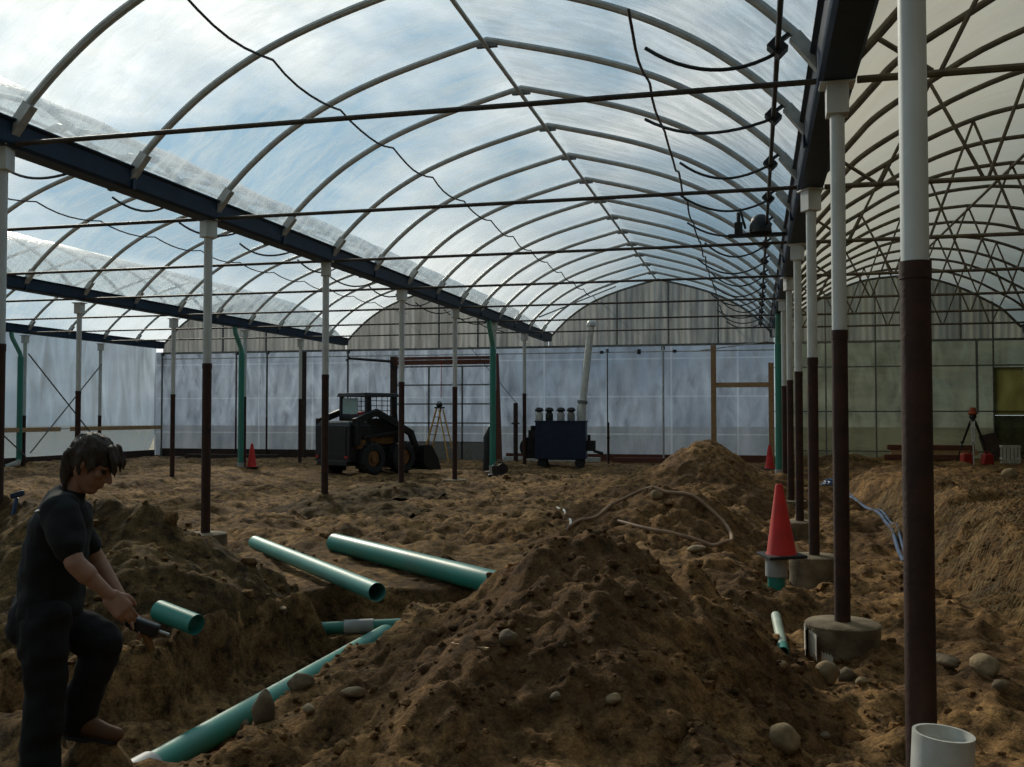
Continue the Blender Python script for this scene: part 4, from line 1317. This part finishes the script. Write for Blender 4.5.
for k, (x, m1, lab) in enumerate(((-.68, 'pvcwhite', 'white canister with black cap on the blue machine, leftmost'), (-.36, 'black', 'dark canister on the blue machine, second from the left'),
                                  (.0, 'pvcgrey', 'grey canister with black cap on the blue machine, third from the left'), (.32, 'steelgrey', 'brownish canister with black cap on the blue machine, nearest the flue'))):
    tt = thing('canister', (base[0] + x * ca, base[1] + x * sa - .1, base[2]), lab, 'canister', 'canisters on the blue machine')
    MB().lathe([(.001, 0), (.115, 0), (.12, .02), (.12, .20), (.09, .26), (.05, .28)], n=18).build('can_body', M[m1], tt)
    MB().lathe([(.05, .26), (.135, .30), (.14, .34), (.10, .40), (.001, .42)], n=18).build('cap', M['black'], tt)

# ------------------------------------------------------------------ step ladder in front of the door
lx, ly = -10.66, 32.55
t = thing('step_ladder', (lx, ly, 0), 'yellow step ladder standing in front of the door', 'ladder', rz=R(-10))
for s in (-1, 1):
    MB().beam((-.52 + 0, s * .27, 0), (-.02, s * .16, 1.82), .03, .075, (0, 1, 0)).build('front_rail', M['ladder'], t, smooth=False)
    MB().beam((.50, s * .25, 0), (.06, s * .15, 1.78), .03, .05, (0, 1, 0)).build('rear_rail', M['ladder'], t, smooth=False)
for q in range(5):
    f_ = (q + 1) / 6
    MB().box((-.52 + .5 * f_, 0, 1.82 * f_), (.09, (.54 - .22 * f_), .03)).build('step', M['galv'], t, smooth=False)
for q in range(3):
    f_ = (q + 1) / 4
    MB().cyl((.50 - .44 * f_, -.24 + .1 * f_, 1.78 * f_), (.50 - .44 * f_, .24 - .1 * f_, 1.78 * f_), .012, n=6).build('brace_bar', M['galv'], t)
MB().box((.01, 0, 1.84), (.20, .38, .06)).build('top_cap', M['black'], t, smooth=False)
tt = thing('small_bag', (lx + .0, ly + .0, 1.87), 'small dark bag on the ladder top', 'bag')
MB().ball((0, 0, .07), (.12, .09, .09), 12, 8).build('bag', M['black'], tt)
MB().tube([(-.08, 0, .12), (-.05, 0, .19), (.05, 0, .19), (.08, 0, .12)], .012, 8).build('handle', M['black'], tt)

# ------------------------------------------------------------------ surveying tripod
tx, ty_ = 5.88, 29.6
t = thing('laser_level', (tx, ty_, gh(tx, ty_)), 'orange laser level on a tripod in the right bay', 'laser level')
MB().lathe([(.001, 1.64), (.07, 1.63), (.09, 1.58), (.09, 1.52), (.13, 1.48), (.12, 1.44), (.001, 1.44)], n=18).build('level_head', M['laser'], t)
MB().lathe([(.001, 1.44), (.09, 1.44), (.10, 1.36), (.06, 1.31), (.08, 1.25), (.001, 1.24)], n=18).build('mount', M['black'], t)
for a_, c_ in ((-1.75, 'galv'), (.35, 'black'), (2.45, 'black')):
    dx, dy = math.cos(a_), math.sin(a_)
    lg = MB()
    for s in (-1, 1):
        lg.cyl((dx * .06 - dy * .04 * s, dy * .06 + dx * .04 * s, 1.26), (dx * .32 - dy * .02 * s, dy * .32 + dx * .02 * s, .62), .018, n=8)
    lg.cyl((dx * .27, dy * .27, .76), (dx * .52, dy * .52, .0), .018, n=8)
    lg.box((dx * .31, dy * .31, .66), (.09, .09, .05))
    lg.build('leg', M[c_], t)
for x, y, lab in ((5.62, 29.2, 'red fuel can left of the laser level tripod'), (6.18, 29.35, 'red fuel can right of the laser level tripod')):
    t = thing('fuel_can', (x, y, gh(x, y)), lab, 'fuel can', 'red fuel cans', rz=.4)
    MB().box((0, 0, .15), (.30, .20, .30), taper=.9).build('can_body', M['red'], t, bevel=.03)
    MB().tube([(-.09, 0, .29), (-.07, 0, .36), (.05, 0, .36), (.08, 0, .29)], .014, 8).build('handle', M['red'], t)
    MB().tube([(.11, 0, .28), (.14, 0, .36), (.20, 0, .42)], [.025, .02, .014], 8).build('spout', M['black'], t)
# lumber and boards at the foot of the right end wall
for k, (x0, x1, y, z, m, lab) in enumerate(((3.9, 6.4, 32.6, .10, 'woodred', 'red brown plank at the bottom of the lumber stack by the right end wall'),
                                            (4.1, 6.6, 32.62, .26, 'woodx', 'raw plank in the middle of the lumber stack by the right end wall'),
                                            (4.0, 6.5, 32.6, .42, 'woodred', 'red brown plank on top of the lumber stack by the right end wall'))):
    xc = (x0 + x1) / 2
    o = MB().box((0, 0, 0), (x1 - x0, .24, .15)).build('plank', M[m], smooth=False, bevel=.005); o.location = (xc, y, gh(xc, y) + z)
    tag(o, lab, 'plank', 'stacked planks')
o = MB().box((0, 0, .40), (.48, .04, .82), Matrix.Rotation(R(-14), 3, 'Y') @ Matrix.Rotation(R(-10), 3, 'X')).box((0, .04, .40), (.40, .03, .06), Matrix.Rotation(R(-14), 3, 'Y')).build('leaning_board', M['wooddark'], smooth=False)
o.location = (6.75, 31.5, gh(6.75, 31.5)); tag(o, 'dark board leaning behind the laser level', 'board')
t = thing('white_crate', (7.05, 30.6, gh(7.05, 30.6)), 'whitish slatted crate at the right edge near the end wall', 'crate')
mb = MB()
for q in range(5):
    mb.box((-.2 + q * .1, -.16, .26), (.05, .02, .52)); mb.box((-.2 + q * .1, .16, .26), (.05, .02, .52))
mb.box((0, 0, .02), (.46, .34, .03))
for s in (-1, 1):
    mb.box((0, s * .16, .5), (.48, .03, .05)); mb.box((s * .23, 0, .5), (.03, .34, .05)); mb.box((s * .23, 0, .15), (.03, .34, .05))
mb.build('crate_body', M['pvcwhite'], t, smooth=False)

# ------------------------------------------------------------------ small things along the end wall
def post_thing(x, y, z1, r, m, name, lab, cat):
    g = gh(x, y)
    o = MB().cyl((0, 0, -.1), (0, 0, z1 - g), r, n=10).box((0, 0, z1 * .62), (r * 3, r * 2.6, .05)).build(name, M[m]); o.location = (x, y, g)
    return tag(o, lab, cat)
post_thing(-7.55, 31.0, 1.98, .075, 'wooddark', 'stake', 'dark thick stake left of the blue machine', 'stake')
post_thing(-4.55, 31.2, 1.35, .035, 'rust', 'stake', 'thin stake right of the blue machine', 'stake')
o = MB().cyl((0, 0, 0), (-1.75, .4, 1.95), .010, n=6).build('guy_wire', M['rod']); o.location = (-7.5, 31.0, 1.95); tag(o, 'thin guy wire rising from the dark stake', 'wire')
bx_, by_ = -6.62, 25.2
t = thing('chop_saw', (bx_, by_, gh(bx_, by_)), 'black tool lying at the foot of the green downspout by the door', 'tool', rz=.3)
tb = MB().box((0, 0, .05), (.52, .36, .08)).box((-.05, 0, .20), (.22, .2, .24)); tb.build('base', M['black'], t, smooth=False, bevel=.02)
MB().cyl((.12, -.05, .22), (.12, .05, .22), .15, n=20).build('guard', M['darkmetal'], t)
MB().tube([(-.1, 0, .30), (-.05, 0, .40), (.12, 0, .40), (.18, 0, .34)], .022, 8).build('handle', M['black'], t)
x, y = -7.35, 26.9
o = MB().tube([(0, 0, 0), (.02, .02, .5), (-.02, 0, .95), (.05, 0, 1.22), (.08, .02, 1.30)], [.16, .17, .13, .07, .03], 12).build('rolled_sheet', M['black']); o.location = (x, y, gh(x, y))
tag(o, 'black rolled sheeting standing just left of the bright green downspout', 'rolled sheet')
for x0, x1, y, m, lab in ((-20.5, -16.8, 32.5, 'wooddark', 'dark beam lying along the end wall at the far left'), (-8.3, -5.0, 32.4, 'pvcwhite', 'pale plank lying under the wall behind the blue machine'),
                          (-4.6, -2.6, 32.6, 'woodred', 'brown plank lying along the wall right of the blue machine')):
    xc = (x0 + x1) / 2
    o = MB().box((0, 0, 0), (x1 - x0, .18, .16)).build('floor_beam', M[m], smooth=False, bevel=.005); o.location = (xc, y, gh(xc, y) + .10)
    tag(o, lab, 'beam')
# small blue offcut on the bank at left
x, y = -6.739, 7.805
t = thing('blue_spade', (x, y, gh(x, y)), 'small dark blue hand tool stuck in the bank at the left edge', 'hand tool')
MB().cyl((0, 0, -.05), (.05, 0, .16), .018, n=8).build('shaft', M['bluehose'], t)
MB().box((.055, 0, .19), (.14, .035, .05), Matrix.Rotation(R(-15), 3, 'Y')).build('grip', M['bluepaint'], t, smooth=False, bevel=.008)

# ------------------------------------------------------------------ the worker
FR = Vector((math.cos(YAW), math.sin(YAW), 0)); FV = Vector((-math.sin(YAW), math.cos(YAW), 0))
WD = -PX * math.sin(YAW) + PY * math.cos(YAW); WR = PX * math.cos(YAW) + PY * math.sin(YAW)
def P(px, py, v=0.0):
    """figure-space point: u forward (to the right in the photo), v away from the camera, w height above the floor datum"""
    d = WD + v
    return Vector(((px - 512) * d / 981.5 - WR, v, CZ - (py - 415) * d / 981.5))
def fuse(mb, name, m, parent, voxel, smooth_it=6, disp=None):
    me = bpy.data.meshes.new(name)
    me.from_pydata([tuple(v) for v in mb.v], [], mb.f)
    o = bpy.data.objects.new(name, me); COL.objects.link(o)
    r_ = o.modifiers.new('r', 'REMESH'); r_.mode = 'VOXEL'; r_.voxel_size = voxel
    s_ = o.modifiers.new('s', 'SMOOTH'); s_.factor = .5; s_.iterations = smooth_it
    dg = bpy.context.evaluated_depsgraph_get()
    me2 = bpy.data.meshes.new_from_object(o.evaluated_get(dg))
    bpy.data.objects.remove(o); bpy.data.meshes.remove(me)
    me2.name = name
    if disp is not None:
        co = np.empty(len(me2.vertices) * 3); me2.vertices.foreach_get('co', co); co = co.reshape(-1, 3)
        no_ = np.empty(len(co) * 3); me2.vertices.foreach_get('normal', no_); no_ = no_.reshape(-1, 3)
        co = co + no_ * disp(co)[:, None]
        me2.vertices.foreach_set('co', co.ravel())
    me2.materials.clear()
    return link_mesh(name, me2, m, parent, angle=180)
def chain(mb, pts, rs, n=14):
    for a_, b_, r1, r2 in zip(pts[:-1], pts[1:], rs[:-1], rs[1:]):
        mb.cap(a_, b_, r1, r2, n)
def ell(mb, c, r, tilt=0.0):
    mb.ball(c, r, 18, 12, Matrix.Rotation(tilt, 3, 'Y'))

def hand(mb, wrist, fwd, palm_n, side, curl, size=1.0):
    """palm, four unequal bent fingers, thumb from the side of the palm"""
    f = fwd.normalized(); n_ = (palm_n - f * palm_n.dot(f)).normalized(); s = f.cross(n_) * side
    kn = wrist + f * .088 * size
    for q in range(-2, 3):
        mb.cap(wrist + f * .012 + s * .012 * q, kn + s * .0165 * q * size, .017, .0135, 10)
    lens = (.070, .080, .075, .058)
    for q, L_ in enumerate(lens):
        L_ = L_ * size
        off = (q - 1.5) * .0195 * size
        p0 = kn + s * (-off) - f * .006 * abs(q - 1.2)
        c0 = curl * (.8 + .12 * q)
        d1 = (f * math.cos(c0 * .55) + n_ * math.sin(c0 * .55)); d2 = (f * math.cos(c0 * 1.35) + n_ * math.sin(c0 * 1.35)); d3 = (f * math.cos(c0 * 2.0) + n_ * math.sin(c0 * 2.0))
        p1 = p0 + d1 * L_ * .48; p2 = p1 + d2 * L_ * .30; p3 = p2 + d3 * L_ * .24
        for a_, b_, r1, r2 in ((p0, p1, .0098, .0088), (p1, p2, .0088, .0080), (p2, p3, .0080, .0068)):
            mb.cap(a_, b_, r1, r2, 8)
    t0 = wrist + f * .022 + s * .028; t1 = t0 + (f * .75 + s * .62 + n_ * .25).normalized() * .040 * size
    t2 = t1 + (f * .95 + s * .15 + n_ * .35).normalized() * .030; t3 = t2 + (f * .92 - s * .10 + n_ * .45).normalized() * .024
    for a_, b_, r1, r2 in ((t0, t1, .014, .0115), (t1, t2, .0115, .010), (t2, t3, .010, .008)):
        mb.cap(a_, b_, r1, r2, 8)

worker = thing('person', (PX, PY, -.16), 'person with shoulder length hair, black tee and trousers, stepping up and reaching down at left', 'person')
worker.rotation_euler = (0, 0, YAW)
OFF = Vector((0, 0, .16))
# the datum of P() is the empty's own frame, raised by the empty's height
_P = P
def P(px, py, v=0.0):
    return _P(px, py, v) + OFF
# joints
hip_n, hip_f = P(46, 612, -.09), P(50, 612, .09)
kn_n, kn_f = P(49, 702, -.10), P(108, 641, .10)
an_n, an_f = P(42, 787, -.10), P(80, 713, .12)
sh_n, sh_f = P(60, 511, -.185), P(66, 508, .185)
el_n, wr_n = P(77, 562, -.25), P(112, 594, -.20)
el_f, wr_f = P(100, 560, .24), P(130, 608, .17)
body = MB()
chain(body, [P(48, 604), P(52, 575), P(56, 545), P(62, 515), P(69, 497)], [.110, .100, .105, .10, .06])
chain(body, [sh_n, P(62, 508, 0), sh_f], [.06, .08, .06])
chain(body, [P(68, 500), P(76, 486), P(84, 474)], [.062, .054, .055])
chain(body, [sh_n, el_n, wr_n], [.052, .041, .027])
chain(body, [el_n, el_n + (wr_n - el_n) * .35], [.041, .043])
chain(body, [sh_f, el_f, wr_f], [.052, .040, .027])
chain(body, [hip_n, kn_n, an_n], [.085, .058, .040])
chain(body, [hip_f, kn_f, an_f], [.085, .060, .040])
# head, looking down to the right
hc = P(92, 462)
tl = R(30)
Rh = Matrix.Rotation(tl, 3, 'Y')
def H(x, y, z):
    return hc + Rh @ Vector((x, y, z))
body.ball(H(-.01, 0, .02), (.098, .076, .098), 20, 14, Rh)
body.ball(H(.035, 0, -.045), (.062, .058, .070), 18, 12, Rh)
body.ball(H(.058, 0, -.100), (.030, .036, .026), 14, 10, Rh)
for s in (-1, 1):
    body.cap(H(-.01, s * .055, -.05), H(.05, s * .024, -.105), .022, .020, 10)      # jaw
    body.ball(H(.078, s * .032, .018), (.018, .026, .010), 10, 8, Rh)                # brow
    body.ball(H(.062, s * .040, -.022), (.026, .022, .022), 10, 8, Rh)               # cheek
    body.ball(H(-.012, s * .078, -.012), (.022, .009, .034), 12, 8, Rh)              # ear
body.cap(H(.090, 0, .004), H(.116, 0, -.034), .009, .013, 10)                        # nose
for s in (-1, 1):
    body.ball(H(.102, s * .011, -.040), (.010, .009, .008), 8, 6, Rh)
body.ball(H(.090, 0, -.064), (.012, .024, .007), 10, 6, Rh)
body.ball(H(.088, 0, -.077), (.012, .021, .007), 10, 6, Rh)
hand(body, wr_n, P(129, 612, -.19) - wr_n, Vector((-.45, .9, -.3)), 1, .55)
hand(body, wr_f, P(150, 628, .15) - wr_f, Vector((-.3, -.3, -1)), -1, .8)
bo = fuse(body, 'body', M['skin'], worker, .0055, 5)
ey = MB(); 
for s in (-1, 1):
    ey.ball(H(.082, s * .031, .000), .0115, 10, 8)
for s in (-1, 1):
    e1 = MB().ball(H(.0815, s * .031, .000), .0115, 10, 8).build('eye', M['black'], worker)
# tee shirt
def cloth(seed, amp, fz=9.0):
    def d(co):
        return amp * (vnoise(co[:, 0] * fz + co[:, 2] * 3, co[:, 2] * fz * .8 + co[:, 1] * 7, seed) + .6 * vnoise(co[:, 0] * fz * 2.3 - co[:, 1] * 9, co[:, 2] * fz * 2, seed + 1))
    return d
sh = MB()
def oval(c, rx, ry, rz):
    sh.ball(c, (rx, ry, rz), 20, 14)
prev = None
SEC = ((52, 606, .142, .182), (54, 585, .134, .174), (57, 562, .132, .172), (60, 540, .134, .178), (63, 522, .128, .180), (66, 508, .108, .160))
for (p0, p1) in zip(SEC[:-1], SEC[1:]):
    for q in range(4):
        u = q / 4
        px, py, rx, ry = (a_ * (1 - u) + b_ * u for a_, b_ in zip(p0, p1))
        sh.ball(P(px, py), (rx, ry, .085), 22, 12)
chain(sh, [sh_n, P(64, 504, 0), sh_f], [.076, .088, .076])
chain(sh, [P(66, 505), P(71, 494)], [.092, .072])
mid_n = sh_n + (el_n - sh_n) * .70
mid_f = sh_f + (el_f - sh_f) * .70
chain(sh, [sh_n, mid_n], [.078, .072]); chain(sh, [sh_f, mid_f], [.078, .070])
fuse(sh, 'tee_shirt', M['tee'], worker, .008, 6, cloth(3, .022))
# sleeve badge
MB().ball(sh_n + (mid_n - sh_n) * .1 + Vector((-.074, -.035, .02)), (.010, .025, .006), 10, 6).build('shirt_badge', M['pvcwhite'], worker)
# trousers
tr_ = MB()
tr_.ball(P(47, 608), (.135, .175, .12), 20, 12)
tr_.ball(P(46, 622), (.132, .165, .11), 20, 12)
chain(tr_, [hip_n + Vector((0, .0, -.02)), kn_n, an_n + Vector((0, 0, .0))], [.112, .083, .076])
chain(tr_, [hip_f + Vector((0, 0, -.02)), kn_f, an_f + Vector((-.01, 0, -.015))], [.112, .085, .078])
chain(tr_, [kn_f, kn_f + (an_f - kn_f) * .4], [.085, .086])
fuse(tr_, 'trousers', M['trouser'], worker, .008, 6, cloth(9, .026))
# boots
def boot(an, toe_dir, nm):
    b = MB()
    f = toe_dir.normalized()
    hz_ = Vector((0, 0, 1))
    heel = an - f * .045 - hz_ * .062; ball_ = an + f * .125 - hz_ * .070; toe = an + f * .185 - hz_ * .066
    chain(b, [an + hz_ * .05, an - hz_ * .02, heel + hz_ * .015], [.050, .050, .040])
    chain(b, [an - hz_ * .02, an + f * .07 - hz_ * .040, ball_ + hz_ * .012, toe], [.050, .046, .040, .032])
    chain(b, [heel, an + f * .03 - hz_ * .066, ball_, toe], [.030, .027, .032, .028])
    o_ = fuse(b, 'boot', M['boot'], worker, .006, 5)
    sl = MB()
    pts_ = []
    lat = f.cross(hz_)
    for q in range(20):
        a_ = 2 * math.pi * q / 20
        l_ = .125 * math.cos(a_); w__ = .044 * math.sin(a_) * (1 + .12 * math.cos(a_))
        pts_.append(an + f * (.068 + l_) + lat * w__ - hz_ * .100)
    n_ = len(pts_)
    sl.add(pts_ + [p + hz_ * .018 for p in pts_], [tuple(range(n_))[::-1], tuple(range(n_, 2 * n_))] + [(i, (i + 1) % n_, n_ + (i + 1) % n_, n_ + i) for i in range(n_)])
    sl.build('sole', M['rubber'], o_)
boot(an_n, Vector((1, -.1, -.02)), 'n'); boot(an_f, Vector((1, .05, -.10)), 'f')
# shaggy hair
hr = MB()
hr.ball(H(-.016, 0, .036), (.100, .084, .092), 20, 14, Rh)
hr.ball(H(-.045, 0, -.02), (.070, .078, .090), 18, 12, Rh)
rg = random.Random(21)
for q in range(150):
    az = rg.uniform(-math.pi, math.pi)
    el = rg.uniform(-.15, 1.35)
    d = Vector((math.cos(el) * math.cos(az), math.cos(el) * math.sin(az), math.sin(el)))
    if d.x > .62 and d.z < .25:
        continue
    root = H(-.016 + d.x * .088, d.y * .076, .03 + d.z * .088)
    fall = 1 - max(0, d.z)
    back = max(0, -d.x)
    ln = .042 + .085 * fall * (.30 + .70 * back) + rg.uniform(0, .018)
    out_ = Rh @ Vector((d.x, d.y, 0))
    dn = Vector((-.10, 0, -1)) if d.x < .5 else Rh @ Vector((.5, 0, -.75))
    p1 = root + (out_ * .18 + dn * .9 + Vector((0, 0, .15 * max(d.z, 0)))).normalized() * ln * .5
    p2 = p1 + (out_ * -.05 + dn + Vector((rg.gauss(0, .10), rg.gauss(0, .10), 0))).normalized() * ln * .6
    r0 = rg.uniform(.010, .016)
    hr.cap(root, p1, r0, r0 * .8, 7); hr.cap(p1, p2, r0 * .8, .004, 7)
# fringe hanging over the brow and strands at the nape
for s in (-.05, -.03, -.012, .01, .03, .05):
    hr.cap(H(.06, s, .105), H(.105, s * 1.1, .060), .016, .011, 7); hr.cap(H(.105, s * 1.1, .060), H(.128, s, .018 + rg.uniform(-.012, .014)), .011, .004, 7)
for s in (-.06, -.035, -.01, .02, .045, .065):
    a_ = H(-.085, s, .0); b_ = a_ + Vector((-.016, 0, -.095)); hr.cap(a_, b_, .024, .019, 7); hr.cap(b_, b_ + Vector((rg.uniform(-.012, .010), 0, -.085)), .019, .005, 7)
fuse(hr, 'hair', M['hair'], worker, .0055, 2, lambda co: .010 * vnoise(co[:, 0] * 60 + co[:, 1] * 40, co[:, 1] * 60 + co[:, 2] * 14, 4))

# tool in the worker's far hand
wm = Matrix.Translation(worker.location) @ Matrix.Rotation(YAW, 4, 'Z')
pp = wm @ P(148, 625, .14)
t = thing('cutting_tool', pp, 'small dark power tool with an orange grip held at the pipe stub', 'power tool', rz=YAW)
MB().box((0, 0, 0), (.13, .055, .06), Matrix.Rotation(R(20), 3, 'Y')).cyl((-.085, 0, .03), (-.02, 0, .0), .026, n=14).build('tool_body', M['black'], t, bevel=.012)
MB().cyl((.0, 0, -.02), (.03, 0, -.11), .019, n=12).build('grip', M['amber'], t)
MB().cyl((.05, 0, -.015), (.11, 0, -.035), .007, n=10).build('chuck', M['galv'], t)
